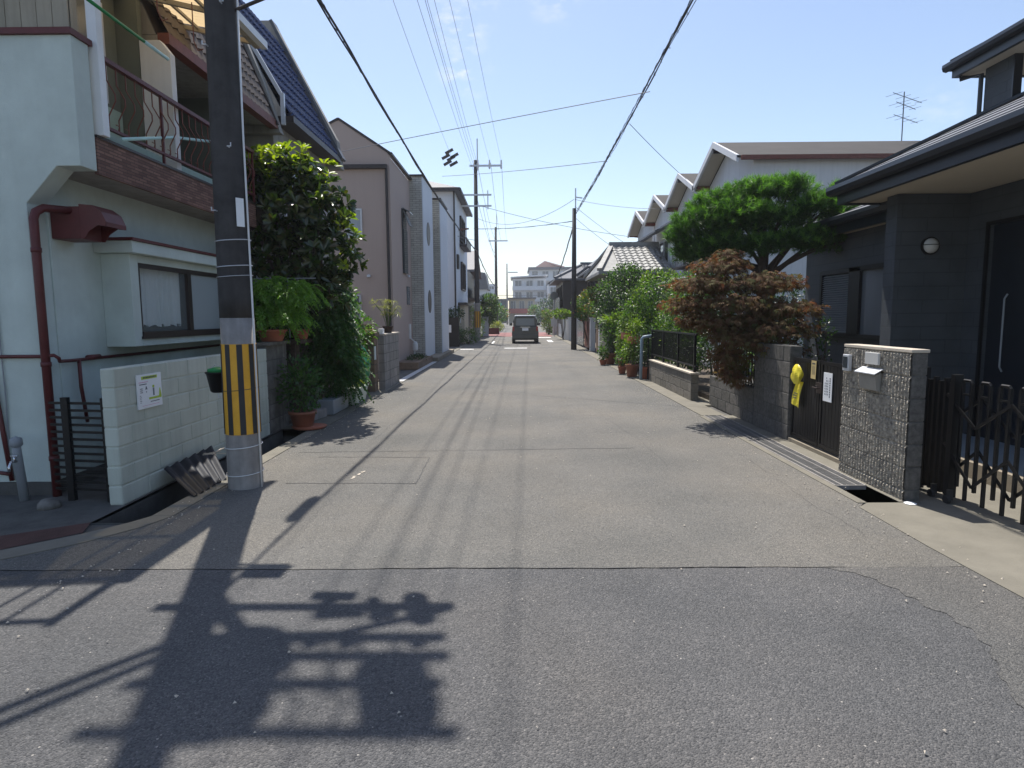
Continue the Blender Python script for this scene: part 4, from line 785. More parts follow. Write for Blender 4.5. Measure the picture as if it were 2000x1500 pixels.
# net bundle
t = thing('green_net_bundle', 'bulging bundle of bright green netting beside the brown gate pillar', 'net', (-3.2, 12.6, 0))
mb = MB(); nu, nv = 30, 22; vs = []
for i in range(nv+1):
    v = i/nv; z = lerp(.22, 1.12, v); rd_ = .26*math.sin(math.pi*min(1, v*.85+.12))**.7
    for k in range(nu):
        a = 2*math.pi*k/nu; r_ = rd_*(1+.10*math.sin(a*5+v*9)+.06*math.sin(a*11-v*14)); vs.append((-3.20+r_*math.cos(a), 12.5+r_*1.3*math.sin(a), z))
mb.add(vs, [(i*nu+k, i*nu+(k+1) % nu, (i+1)*nu+(k+1) % nu, (i+1)*nu+k) for i in range(nv) for k in range(nu)]); mb.build('netting', 'green_net', t, smooth=True)
Q, d = shell([(-3.25, 12.2, 1.15, .12, .2, .1)], 60); leaves('blossom', 'flower', t, Q, d, norm(rnd(60)), .04, .04)
# brown pillar and grey wall
g2 = blocks('gate_pillar', 'block_brown', None, -3.34, -3.02, 13.3, 13.62, 0, 1.18, .5, .2, 'x', .008, .008); tag(g2, 'brown block gate pillar with a flared cap beside the green net', 'pillar')
mb = MB(); mb.box(-3.42, -2.98, 13.24, 13.68, 1.182, 1.27); mb.build('cap', 'block_brown', g2)
mb = MB(); mb.box(-3.02, -2.99, 13.28, 13.34, .7, .98); mb.build('name_tag', 'white_paper', g2)
g3 = blocks('block_wall', 'block_grey', None, -3.02, -2.88, 13.66, 15.35, 0, 1.20, .4, .2, 'y', .008, .006); tag(g3, 'grey block wall with a thin cap, between brown pillar and pink house', 'wall')
mb = MB(); mb.box(-3.05, -2.86, 13.7, 15.4, 1.202, 1.23); mb.build('cap', 'cap_stone', g3)
t = thing('small_box', 'small tan and white box on top of the grey block wall', 'box', (-3.0, 13.9, 1.23)); mb = MB(); mb.box(-3.25, -3.06, 13.5, 13.64, 1.272, 1.33); mb.build('tan_box', 'tan_card', t); mb = MB(); mb.box(-3.02, -2.92, 13.72, 13.9, 1.232, 1.34); mb.build('white_box', 'white_paper', t)
mb = MB(); mb.box(-4.6, -3.35, 14.6, 14.72, 0, 1.40); mb.box(-4.62, -3.33, 14.58, 14.74, 1.402, 1.43); tag(mb.build('garden_wall', 'block_brown'), 'low brown garden wall in front of the pink house window', 'wall')
t = pot('flower_pot', 'dark pot with yellow-green umbrella sedge standing on the grey wall', (-2.98, 14.6, 1.23), .12, .16, 'bark'); x, y, z = -2.98, 14.6, 1.38
mb = MB(); tops = []
for k in range(26):
    a = random.uniform(0, 6.28); r_ = random.uniform(.03, .36); h = random.uniform(.28, .62); e = (x+r_*math.cos(a), y+r_*math.sin(a), z+h); tops.append(e); mb.tube([(x+.02*math.cos(a), y+.02*math.sin(a), z-.05), (x+.4*r_*math.cos(a), y+.4*r_*math.sin(a), z+h*.6), e], .004, 4)
mb.build('stem', 'leaf_mid', t); C0 = np.repeat(np.array(tops), 18, 0); D = norm(rnd(len(C0))*np.array([1,1,.25])); leaves('foliage', 'leaf_yellow', t, C0, D, np.tile([0,0,1.], (len(C0),1)), .17, .011, SPEAR)
shrub('shrub', 'loose light green shrub between the magnolia and the pink house wall', 'shrub', (-3.6, 12.6, 0), [(.1, 0, 1.9, .35, .3, .5), (.35, .4, 1.3, .35, .3, .35)], 700, 'leaf_mid', .10)
shrub('shrub', 'dark leafy shrub with white blossom behind the green net', 'shrub', (-3.75, 13.2, 0), [(.1, 0, 1.15, .35, .3, .45)], 400, 'leaf_dark', .08, second=('flower', .1))

# ================================================================ pink-brown house
D_ = thing('pink_house', 'pinkish brown stucco house with an asymmetric gable on the left side', 'house', (-6, 21, 0))
mb = MB(); mb.prism([(-9.5, .0), (-3.66, .0), (-3.66, 6.28), (-5.10, 7.24), (-5.62, 7.0), (-9.5, 7.0)], 'y', 18.8, 18.95)
mb.prism([(-9.4, .0), (-3.67, .0), (-3.67, 6.22), (-5.10, 7.15), (-5.62, 6.95), (-9.4, 6.95)], 'y', 18.95, 28); mb.build('wall', 'pink_wall', D_)
mb = MB(); 
for a, b in (((-5.62, 7.0), (-5.10, 7.26)), ((-5.10, 7.26), (-3.62, 6.28))): mb.bar((a[0], 18.88, a[1]+.02), (b[0], 18.88, b[1]+.02), .22, .06)
mb.bar((-3.64, 18.8, 6.30), (-3.64, 22.3, 6.30), .12, .07); mb.build('coping', 'trim_dark', D_)
mb = MB(); mb.box(-8, -3.72, 18.66, 18.80, 5.86, 5.97); mb.tube([(-3.75, 18.74, 5.9), (-3.75, 18.74, .2)], .04, 10); mb.build('gutter_pipe', 'trim_dark', D_)
window(D_, 'y', 18.80, -4.98, -4.50, 3.9, 4.74, 'aluminium', 'pane_frost', 0, .045, out=-1)
gw = window(D_, 'y', 18.80, -5.05, -4.60, 1.55, 2.25, 'aluminium', 'pane_grey', 0, .03, out=-1)
mb = MB()
for k in range(5): mb.box(-5.0+k*.09, -4.985+k*.09, 18.70, 18.72, 1.55, 2.25)
mb.build('window_grille', 'aluminium', gw)
mb = MB(); mb.lathe([(.02, 0), (.06, .02), (.05, .08), (0, .1)], (-4.35, 18.75, 2.75), 10); mb.lathe([(.02, 0), (.05, .02), (.04, .07), (0, .09)], (-3.6, 21.3, 2.9), 10); mb.build('vent_cap', 'aluminium', D_)
mb = MB(); mb.box(-3.67, -3.62, 20.6, 21.25, 4.4, 6.0-.95); mb.box(-3.67, -3.6, 20.6, 21.25, 3.0, 4.4); mb.build('tall_window', 'pane', D_)
mb = MB(); mb.slab([(-3.63, 20.6, 5.08), (-3.40, 20.6, 4.95), (-3.40, 21.25, 4.95), (-3.63, 21.25, 5.08)], .03); mb.obox((-3.52, 20.9, 4.75), (.03, .6, .5), (0, -.35, 0)); mb.build('awning_sash', 'pane_grey', D_)
mb = MB(); mb.box(-3.67, -3.64, 21.2, 21.7, 2.0, 2.6); mb.build('meter_box', 'pane_grey', D_)
mb = MB(); mb.box(-3.70, -3.62, 21.5, 21.66, .85, 1.35); mb.lathe([(.05, 0), (.09, .05), (.09, .25), (.05, .32), (0, .34)], (-3.5, 21.7, .42), 12); mb.tube([(-3.52, 21.7, 0), (-3.52, 21.7, .45)], .02, 6); mb.tube([(-3.62, 21.6, .85), (-3.52, 21.7, .74)], .02, 6); mb.build('gas_meter', 'white_pvc', D_)
def tower(x0, x1, y0, y1, z0, z1, nm):
    mb = MB(); mb.box(x0, x1-.03, y0, y1, z0, z1); o = mb.build(nm, 'tile_beige', D_)
    mb = MB(); mb.box(x1-.03, x1, y0-.001, y1, z0, z1); mb.build('white_panel', 'blue_white', o)
    mb = MB(); mb.box(x0-.03, x1+.04, y0-.05, y1+.02, z1, z1+.06); mb.build('coping', 'trim_dark', o)
tower(-3.70, -3.22, 22.3, 24.8, .15, 6.40, 'tiled_tower'); tower(-3.60, -2.98, 25.3, 27.7, .15, 6.15, 'tiled_tower')
for z in (4.6, 2.15):
    mb = MB(); mb.add([(-3.205, 23.5+.42*math.cos(a), z+.42*math.sin(a)) for a in [k*math.pi/14 for k in range(28)]]+[(-3.22, 23.5+.42*math.cos(a), z+.42*math.sin(a)) for a in [k*math.pi/14 for k in range(28)]], [tuple(range(28))]+[(k, (k+1) % 28, 28+(k+1) % 28, 28+k) for k in range(28)]); mb.build('round_window', 'trim_dark', D_)
mb = MB(); mb.box(-3.66, -2.98, 19.0, 22.2, .0, .22); mb.build('planting_bed', 'block_brown', D_)
mb = MB(); mb.box(-3.30, -2.80, 22.3, 28.1, .0, .15); mb.build('entry_step', 'concrete_pale', D_, .01)
t = tag(shrub('low_plants', 'patch of low groundcover plants in the bed along the pink house', 'plants', (-3.3, 20.6, .2), [(0, 0, .05, .3, 1.2, .10)], 500, 'leaf_dark', .06, trunks=1))
mb = MB(); mb.box(-2.98, -2.82, 15.5, 22.2, -.3, .014); struct('steel_drain_cover', mb, 'aluminium')
# ================================================================ three storey white house, low gate house, dark house
W_ = thing('white_house', 'three storey bluish white house with slate hip roof behind the pink house', 'house', (-6, 38, 0))
mb = MB(); mb.box(-10, -3.40, 35.7, 44.2, 0, 8.45); mb.build('wall', 'blue_white', W_)
mb = MB(); ev = [(-10.3, 35.3), (-3.1, 35.3), (-3.1, 44.6), (-10.3, 44.6)]; mb.add([(x, y, 8.45) for x, y in ev]+[(x, y, 8.6) for x, y in ev]+[(-6.6, 39.0, 10.0), (-6.6, 41, 10.0)], [(0,3,2,1),(0,1,5,4),(1,2,6,5),(2,3,7,6),(3,0,4,7),(4,5,8),(5,6,9,8),(6,7,9),(7,4,8,9)]); rf = mb.build('roof', 'slate', W_)
mb = MB(); mb.bar((-10.3, 35.26, 8.52), (-3.05, 35.26, 8.52), .1, .14); mb.bar((-3.06, 35.3, 8.5), (-3.06, 44.6, 8.5), .1, .16); mb.tube([(-3.42, 35.6, 8.5), (-3.42, 35.6, .2)], .05, 8); mb.build('gutter', 'trim_dark', rf)
for z0, z1, a0, a1 in ((6.1, 7.6, 38.6, 41.4), (3.2, 4.9, 38.8, 41.4), (4.3, 5.1, 36.3, 36.9), (1.6, 2.2, 36.4, 37.2)): window(W_, 'x', -3.40, a0, a1, z0, z1, 'trim_dark', 'pane', 1, .08, .12)
mb = MB(); mb.box(-3.4, -2.95, 38.4, 41.8, 5.75, 5.9); mb.box(-3.0, -2.95, 38.4, 41.8, 5.9, 6.3); mb.build('balcony', 'trim_dark', W_)
t = thing('gate_house', 'low beige gate wall with a dark flat canopy beyond the pink house', 'gate', (-3.1, 34.5, 0)); mb = MB(); mb.box(-3.75, -3.05, 37.0, 40, 0, 2.25); mb.build('wall', 'far_beige', t); mb = MB(); mb.box(-3.9, -2.9, 36.8, 40.3, 2.25, 2.4); mb.build('canopy', 'trim_dark', t)
mb = MB(); mb.box(-3.3, -3.26, 36.96, 36.99, 1.2, 1.5); mb.build('intercom', 'white_paper', t)
t = thing('metal_gate', 'dark closed metal gate with a small white notice beyond the tiled towers', 'gate', (-3.6, 31, 0)); mb = MB(); mb.box(-4.6, -3.05, 33.4, 33.5, 0, 1.55); mb.build('panel', 'black_steel', t); mb = MB(); mb.box(-3.62, -3.46, 33.36, 33.39, .75, 1.15); mb.build('notice', 'white_paper', t)
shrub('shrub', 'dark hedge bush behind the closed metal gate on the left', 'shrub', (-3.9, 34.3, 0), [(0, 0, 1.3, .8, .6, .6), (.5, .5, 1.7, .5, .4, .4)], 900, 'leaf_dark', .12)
shrub('shrub', 'low round green bush at the foot of the crossarm pole', 'shrub', (-2.75, 36.2, 0), [(0, 0, .45, .62, .6, .5), (-.7, .3, .5, .5, .5, .5)], 1100, 'leaf_mid', .09)
shrub('shrub', 'tall yellowish bush directly behind the crossarm pole', 'shrub', (-2.75, 41.5, 0), [(.2, 0, .9, .45, .5, .9), (.1, .3, 1.9, .4, .4, .5)], 900, 'leaf_light', .11)
t = thing('dark_house', 'dark timber house with tiled roof behind the crossarm pole on the left', 'house', (-5, 50, 0)); mb = MB(); mb.box(-9, -3.6, 46, 54, 0, 5.0); mb.build('wall', 'trim_dark', t)
mb = MB(); mb.slab([(-9.5, 45.3, 4.9), (-3.0, 45.3, 4.9), (-3.0, 50, 6.7), (-9.5, 50, 6.7)], .15); mb.slab([(-9.5, 54.7, 4.9), (-3.0, 54.7, 4.9), (-3.0, 50, 6.69), (-9.5, 50, 6.69)], .15); mb.build('roof', 'slate', t)
mb = MB(); mb.box(-3.6, -3.1, 47, 53, 2.8, 2.95); mb.box(-3.14, -3.1, 47, 53, 2.95, 3.8); mb.build('balcony', 'brown_tile', t)
shrub('round_tree', 'clipped round street tree with dark underside just beyond the crossarm pole', 'tree', (-2.35, 51, 0), [(.05, 0, 2.15, .95, .9, .95), (.1, 0, 2.9, .75, .7, .5), (0, 0, 1.4, .7, .7, .5)], 4200, 'leaf_mid', .13, trunks=4, rad=.06)
mb = MB(); mb.box(-2.75, -2.25, 50.5, 50.62, 0, 1.5); mb.box(-2.78, -2.22, 50.48, 50.64, 1.502, 1.56); tag(mb.build('gate_pillar', 'far_white'), 'white gate pillar under the clipped round tree', 'pillar')
mb = MB(); mb.box(-2.6, -1.55, 56, 56.2, .0, .55); tag(mb.build('low_wall', 'red_steel'), 'low dark red wall beyond the clipped round tree', 'wall')
shrub('shrub', 'bright yellow-green bush at the far left kerb near the car', 'shrub', (-2.2, 66, 0), [(.1, 0, .5, .75, .7, .55)], 700, 'leaf_yellow', .16)
shrub('far_tree', 'far green tree with orange tips left of the car roof', 'tree', (-2.4, 82, 0), [(0, 0, 1.8, 1.3, 1.3, 1.2), (-1.2, 2, 2.6, 1.1, 1.2, 1.1)], 1500, 'leaf_mid', .25, rad=.08, second=('leaf_orange', .15))
shrub('far_tree', 'far dark green tree on the left behind the second pole', 'tree', (-3.6, 95, 0), [(0, 0, 2.3, 1.8, 1.3, 1.6), (1.2, 2, 1.7, 1.1, 1.2, 1.1)], 1300, 'leaf_dark', .28, rad=.08)
# ================================================================ poles further off
def far_pole(x, y, h, label, arms, r0_=.16, guard=False, spike=0, mt='pole_tar'):
    t = thing('utility_pole', label, 'utility pole', (x, y, 0)); mb = MB(); mb.tube([(x, y, 0), (x, y, h*.5), (x, y, h)], [r0_, r0_*.85, r0_*.65], 16); mb.build('shaft', mt, t, smooth=True)
    if guard:
        mb = MB(); mb.tube([(x, y, 0), (x, y, 2.4)], r0_+.012, 16); mb.build('base_wrap', 'pole_concrete', t)
        mb = MB(); mb.tube([(x, y, .9), (x, y, 1.9)], r0_+.02, 16); g_ = mb.build('guard', 'yellow', t)
        for k in range(8): a = k*math.pi/4; mb = MB(); mb.box(x+(r0_+.022)*math.cos(a)-.02, x+(r0_+.022)*math.cos(a)+.02, y+(r0_+.022)*math.sin(a)-.02, y+(r0_+.022)*math.sin(a)+.02, .9, 1.9); mb.build('black_stripe', 'rubber_black', g_)
    for x0, x1, z, w_ in arms: mb = MB(); mb.box(x+x0, x+x1, y-.14-.05, y-.14+.05, z-w_/2, z+w_/2); mb.build('crossarm', 'aluminium', t)
    if spike: mb = MB(); mb.tube([(x+.12, y, h-.6), (x+.12, y, h+spike)], .04, 6); mb.build('top_rod', 'aluminium', t)
    return t
t = far_pole(-2.42, 39, 10.9, 'tall utility pole with three crossarms at the end of the pink houses', [(-.35, 1.6, 10.55, .10), (-.9, .95, 8.85, .09), (-.9, .95, 8.2, .09)], .16, True, 1.25)
mb = MB()
for x in (.15, .85, 1.55): mb.lathe([(.03, -.3), (.07, -.22), (.05, -.1), (.07, 0), (.05, .1), (.05, .22)], (-2.42+x, 38.86, 10.65), 8)
mb.build('insulator', 'white_pvc', t)
mb = MB(); mb.box(-1.72, -1.66, 38.8, 38.9, 8.0, 9.1); mb.build('arm_strut', 'aluminium', t)
mb = MB(); mb.box(-5.1, -2.5, 38.2, 38.3, 6.55, 6.62); mb.box(-4.3, -2.5, 38.2, 38.3, 6.63, 6.70)
# cluster of pole-top isolators slung from the wires
mb2 = MB()
for x, z, q in ((-3.85, 11.15, .35), (-4.05, 10.85, .35), (-3.75, 10.75, .4), (-3.95, 10.5, .3), (-3.6, 10.45, .3), (-3.55, 10.9, .2)): mb2.bar((x-.25, 37.9, z-.12), (x+.2, 37.9, z+.12), .16, .13)
tag(mb2.build('cable_closures', 'trim_dark'), 'cluster of dark cable closures slung on wires left of the tall crossarm pole', 'cable closures')
mb3 = MB(); mb3.bar((-4.7, 38.0, 6.52), (-2.8, 38.0, 6.75), .30, .06); tag(mb3.build('cable_guard', 'brown_steel'), 'striped rigid cable guard left of the crossarm pole at mid height', 'cable guard')
t = far_pole(-2.55, 80, 12.6, 'second utility pole far down the left side with a small crossarm', [(-.9, 1.5, 10.9, .14)], .2, False, 1.6); 
far_pole(-1.75, 118, 11.2, 'slim far grey pole with a street lamp arm', [(.2, 2.0, 9.6, .2)], .17, mt='pole_concrete')
t = far_pole(2.68, 29.7, 6.5, 'slender grey utility pole standing alone on the right kerb', [], .135, False, .0, 'pole_tar')
mb = MB(); mb.tube([(2.74, 29.7, 5.9), (2.74, 29.7, 7.4)], .03, 6); mb.bar((2.74, 29.7, 7.0), (3.05, 29.7, 6.96), .05, .05); mb.build('top_rod', 'aluminium', t)
far_pole(4.4, 70, 5.4, 'thin far pole beside the tile roofed house on the right', [], .12)
# ================================================================ overhead cables
NW = [0]
def cable(pts, r, label, group=None, mt='wire', n=5):
    mb = MB(); mb.tube(pts, r, n); return tag(mb.build('overhead_cable', mt), label, 'cable', group)
def bundle(a, b, s, label, r=.016, nb=2, hang=14, lash=.05):
    """a messenger wire with telephone cables lashed under it, tied at intervals"""
    base = sag(a, b, s, 60); o = thing('cable_bundle', label, 'cable', tuple(base[0]))
    mb = MB(); mb.tube(base, r*.55, 5); mb.build('messenger_wire', 'wire', o)
    for k in range(nb):
        mb = MB(); ph = random.uniform(0, 6); mb.tube([p+Vector((.012*math.sin(i*.9+ph+k*2), 0, -lash*(.45+.5*k/max(1,nb-1)+.25*math.sin(i*.55+ph)))) for i, p in enumerate(base)], r*(1.0-.25*k), 6); mb.build('telephone_cable', 'wire', o)
    mb = MB(); m_ = hang*12; pp = []
    for k in range(m_+1):      # one lashing wire wound round the bundle
        u = k/m_*60; i0 = min(59, int(u)); q = base[i0].lerp(base[i0+1], u-i0); a_ = k*math.pi/3; bulge = lash*.62*(1.35 if k % 12 == 0 else .9); pp.append(q+Vector((bulge*.6*math.cos(a_), 0, -lash*.5+bulge*math.sin(a_))))
    mb.tube(pp, .0045, 4); mb.build('lashing_wire', 'wire', o); return o
bundle((-2.6, 5.9, 5.95), (-2.3, 38.9, 5.45), .38, 'thick lashed cable bundle descending from upper left to the crossarm pole', .017, 2, 22, .05)
mb = MB(); mb.tube([(-2.62, 7.3, 5.66), (-2.62, 7.4, 5.66), (-2.62, 7.9, 5.62), (-2.62, 8.0, 5.62)], [.02, .06, .06, .02], 10); tag(mb.build('cable_closure', 'rubber_black', smooth=True), 'black tubular cable closure on the left cable bundle above the frame', 'cable closure')
bundle((2.72, -6, 7.1), (2.70, 29.6, 6.25), .30, 'thick lashed cable bundle from upper right to the slender kerb pole', .013, 3, 30, .11)
bundle((-2.3, 39.1, 5.3), (-2.3, 79.5, 5.2), .5, 'sagging cable bundle beyond the crossarm pole on the left', .03, 1, 16, .06)
bundle((2.68, 29.8, 5.9), (3.6, 69.5, 5.2), .9, 'cable bundle sagging from the kerb pole towards the far houses', .03, 1, 16, .07)
for x1, z1, x2, z2, s, lb in ((-3.05, 10.2, -3.8, 11.0, .3, 'leftmost thin power line ending at the cluster of dark closures'), (-2.55, 10.0, -2.55, 10.3, .3, 'second thin power line from the left above the crossarm pole'), (-2.32, 10.1, -2.35, 10.5, .3, 'third thin power line in the tight bunch above the crossarm pole'),
        (-2.2, 9.6, -2.3, 9.9, .3, 'lowest line of the tight bunch over the left kerb'), (-2.05, 10.0, -2.25, 10.5, .3, 'middle line of the tight bunch over the left kerb'), (-1.92, 10.3, -1.55, 10.75, .3, 'line leaving the tight bunch for the middle of the top crossarm'), (-1.55, 10.3, -.85, 10.75, .3, 'rightmost thin power line running to the tip of the top crossarm')):
    cable(sag((x1, 5.9, z1), (x2, 38.8, z2), s, 30), .007, lb, 'power lines above the left kerb', 'wire_pale', 4)
for k in range(2):
    cable(sag((-2.65, 5.8, 6.4+.25*k), (-7.5, -1.0-.6*k, 6.2), .15), .035, ('lower', 'upper')[k]+' service cable from the tarred pole to buildings behind the viewer on the left')
for x1, z1, x2, z2, lb in ((-2.3, 10.7, -2.6, 11.0, 'leftmost'), (-1.5, 10.75, -1.9, 11.0, 'middle'), (-.85, 10.75, -1.2, 11.0, 'rightmost'), (-2.4, 8.9, -2.5, 9.2, 'upper arm'), (-2.0, 8.2, -2.4, 8.4, 'lower arm')):
    cable(sag((x1, 39, z1), (x2, 79.9, z2), .7, 20), .014, lb+' power line between the crossarm pole and the second far pole', 'power lines beyond the crossarm pole', 'wire_pale', 4)
cable(sag((-6.2, 19, 6.2), (2.7, 13.2, 6.05), -.02), .009, 'single thin wire crossing the street high from pink house to right cable bundle', mt='wire_pale')
cable(sag((-3.4, 30, 8.05), (2.7, 19.3, 6.15), .05), .010, 'fainter wire crossing the street at the height of the crossarm pole top', mt='wire_pale')
cable(sag((-2.4, 39, 8.3), (7.2, 37, 6.0), .2), .013, 'wire sloping from the middle crossarm to the right houses', mt='wire_pale')
cable(sag((-2.4, 38.9, 7.5), (2.66, 29.7, 6.9), .7), .011, 'slack wire from the crossarm pole to the top of the kerb pole', mt='wire_pale')
bundle((-2.5, 38.0, 6.75), (2.62, 29.8, 5.95), .12, 'double cable crossing from the cable guard to the kerb pole', .012, 1, 3, .03)
for e, z, lb in (((6.2, 31, 4.5), 6.6, 'steeper'), ((6.4, 27, 6.0), 6.9, 'upper'), ((5.6, 29, 3.9), 6.1, 'lowest')):
    cable(sag((2.7, 29.7, z), e, .12), .009, lb+' service wire from the kerb pole to the tile roofed house', mt='wire_pale')
cable(sag((-2.5, 39, 6.2), (-4.0, 36, 6.4), .1), .014, 'short slack wire between the white house wall and the crossarm pole', mt='wire_pale')
cable(sag((2.7, 15.5, 6.1), (8.0, 27, 6.5), .1), .008, 'thin wire from right cable bundle to the row houses', mt='wire_pale')
cable(sag((-30, 100, 4.9), (30, 100, 4.9), .1), .03, 'far straight wire crossing the whole street above the car', mt='wire_pale')
# ================================================================ far buildings
def slabs(t, x0, x1, y, z0, z1, floors, wallm, railm, dep=9, nb=3):
    mb = MB(); mb.box(x0, x1, y, y+dep, 0, z1); mb.build('wall', wallm, t); h = (z1-z0)/floors
    for f in range(floors):
        zf = z0+f*h; mb = MB(); mb.box(x0-.1, x1+.1, y-1.2, y, zf-.15, zf); mb.box(x0-.1, x1+.1, y-1.2, y-1.1, zf, zf+1.0); mb.build('balcony', railm, t)
        for k in range(nb):
            a = lerp(x0, x1, (k+.2)/nb); b = lerp(x0, x1, (k+.8)/nb); window(t, 'y', y, a, b, zf+.9, zf+h-.5, 'far_white', 'pane_grey', 1, .08, .08, out=-1)
t = thing('apartment_block', 'distant white four storey block with balconies at the end of the street', 'building', (4, 172, 0)); slabs(t, -1.0, 8.0, 172, 5.5, 11.6, 2, 'far_white', 'far_white', 12)
mb = MB(); mb.slab([(-1.6, 170.5, 12.0), (8.4, 170.5, 12.6), (8.4, 185, 12.6), (-1.6, 185, 12.0)], .3); mb.build('roof', 'far_white', t)
t = thing('apartment_block', 'distant beige block with a red balcony band straight above the car', 'building', (0, 150, 0)); slabs(t, -1.8, 4.3, 150, 2.3, 5.6, 1, 'far_beige', 'far_red', 8)
mb = MB(); mb.box(-2.1, 4.6, 148.8, 158, 5.6, 5.85); mb.build('roof', 'trim_dark', t)
t = thing('apartment_block', 'larger distant grey white block rising behind on the right of the car', 'building', (12, 215, 0)); slabs(t, 4.5, 22, 215, 6, 17.0, 3, 'far_white', 'far_white', 20, 5); mb = MB(); mb.box(4, 22.4, 214, 235, 17.0, 17.8); mb.build('roof', 'slate', t)
mb = MB(); mb.slab([(6.0, 225, 18.2), (10, 225, 20.8), (17, 225, 18.8), (17, 228, 18.2), (6.0, 228, 18.2)], .4); mb.build('pink_roof', 'far_pink', t)
t = thing('apartment_block', 'distant pinkish block to the right behind the far trees', 'building', (10, 165, 0)); slabs(t, 8.2, 16, 165, 3, 9.5, 2, 'far_white', 'far_beige', 8)
t = thing('apartment_block', 'small distant white building between the two left poles', 'building', (-9, 160, 0)); slabs(t, -11.5, -5.2, 160, 2.5, 9.6, 3, 'far_white', 'far_white', 8)
t = thing('far_house', 'distant house with steep dark gable beside the crossarm pole', 'house', (-7, 110, 0)); mb = MB(); mb.box(-9, -5.2, 110, 118, 0, 6.5); mb.build('wall', 'far_white', t); mb = MB(); mb.prism([(-9.6, 6.2), (-4.8, 6.2), (-5.4, 9.0), (-7.9, 9.4)], 'y', 109.5, 118.5); mb.build('roof', 'slate', t); window(t, 'y', 110, -7.8, -6.4, 4, 5.4, 'aluminium', 'pane', 1, out=-1)
mb = MB(); mb.box(-4.6, -3.3, 140, 141, 2.6, 4.4); mb.tube([(-4, 140.5, 0), (-4, 140.5, 2.6)], .1, 6); tag(mb.build('teal_sign', 'teal'), 'small distant teal signboard left of the beige block', 'sign')
t = thing('far_house', 'distant flat grey house behind the teal signboard', 'house', (-4, 145, 0)); mb = MB(); mb.box(-8, -2.2, 146, 154, 0, 5.2); mb.build('wall', 'slate', t); mb = MB(); mb.box(-8.3, -1.9, 145.5, 154.5, 5.2, 5.5); mb.build('roof', 'pane_grey', t)
shrub('far_tree', 'dark distant tree right of the car against the white block', 'tree', (5.0, 98, 0), [(0, 0, 2.6, 1.9, 1.5, 1.8), (1.6, 0, 3.6, 1.6, 1.5, 1.5), (-.4, 0, 1.2, 1.6, 1.2, 1.1)], 2400, 'leaf_dark', .28, rad=.1)
shrub('far_tree', 'lighter distant tree at the far end beside the beige block', 'tree', (3.6, 125, 0), [(0, 0, 2.2, 1.4, 1.5, 1.6)], 900, 'leaf_mid', .3, rad=.1)
# ================================================================ car
K = thing('parked_car', 'dark grey boxy minicar seen from behind driving down the street', 'car', (.45, 36.6, 0))
cx, cy = .49, 36.6
def loft(mb, secs, ys, nm=None):
    """secs: list of closed outlines (x,z) of equal length, one per y"""
    n = len(secs[0]); vs = [(cx+x, cy+y, z) for s, y in zip(secs, ys) for x, z in s]
    fs = [(i*n+k, i*n+(k+1) % n, (i+1)*n+(k+1) % n, (i+1)*n+k) for i in range(len(secs)-1) for k in range(n)]+[tuple(range(n)), tuple(reversed(range((len(secs)-1)*n, len(secs)*n)))]
    return mb.add(vs, fs)
def outl(w, z0, z1, wt, r=.08):
    h = [(-w+.02, z0), (-w, z0+r), (-w, z0+(z1-z0)*.55), (-wt-.02, z1-r*1.2), (-wt+r, z1)]; return h+[(-x, z) for x, z in reversed(h)]
mb = MB(); loft(mb, [outl(.70, .34, 1.02, .66), outl(.735, .22, 1.06, .69), outl(.74, .20, 1.06, .69), outl(.74, .2, 1.04, .69), outl(.72, .24, .95, .66), outl(.66, .34, .84, .6)], [-.02, .04, .6, 2.3, 3.1, 3.35]); body = mb.build('body', 'car_paint', K, smooth=False)
mb = MB(); loft(mb, [outl(.62, 1.0, 1.62, .55, .06), outl(.66, 1.0, 1.70, .57, .07), outl(.66, 1.0, 1.73, .58, .07), outl(.66, 1.0, 1.70, .57, .07), outl(.62, 1.0, 1.08, .56, .03)], [.10, .20, .9, 2.0, 2.75]); mb.build('cabin', 'car_paint', K)
mb = MB(); mb.add([(cx-.52, cy+.085, 1.12), (cx+.52, cy+.085, 1.12), (cx+.48, cy+.10, 1.56), (cx-.48, cy+.10, 1.56)], [(0,1,2,3)]); mb.slab([(cx-.5, cy+.07, 1.12), (cx+.5, cy+.07, 1.12), (cx+.5, cy+.09, 1.12), (cx-.5, cy+.09, 1.12)], .01); mb.build('rear_window', 'pane_grey', K)
mb = MB(); mb.slab([(cx-.56, cy+.04, 1.74), (cx+.56, cy+.04, 1.74), (cx+.58, cy+.3, 1.765), (cx+.58, cy+2.0, 1.76), (cx-.58, cy+2.0, 1.76), (cx-.58, cy+.3, 1.765)], .05); mb.build('roof_panel', 'aluminium', K)
for s_ in (-1, 1):
    mb = MB(); mb.add([(cx+s_*.665, cy+a, z) for a, z in ((.35, 1.12), (2.5, 1.12), (1.95, 1.6), (.35, 1.6))], [(0,1,2,3)]); mb.build('side_window', 'pane', K)
    mb = MB(); mb.box(*sorted((cx+s_*.71, cx+s_*.60)), cy-.035, cy+.03, .78, 1.06); mb.build('tail_lamp', 'red_lens', K)
    mb = MB(); mb.box(*sorted((cx+s_*.72, cx+s_*.90)), cy+2.25, cy+2.35, 1.08, 1.25); mb.build('wing_mirror', 'car_paint', K)
    for y in (.45, 2.85):
        mb = MB(); mb.tube([(cx+s_*.56, cy+y, .28), (cx+s_*.73, cy+y, .28)], .28, 20); wh = mb.build('wheel', 'rubber_black', K)
        mb = MB(); mb.tube([(cx+s_*.70, cy+y, .28), (cx+s_*.742, cy+y, .28)], .18, 16); mb.build('rim', 'chrome', wh)
mb = MB(); mb.box(cx-.70, cx+.70, cy-.06, cy+.02, .30, .56); mb.build('bumper', 'car_paint', K, .02)
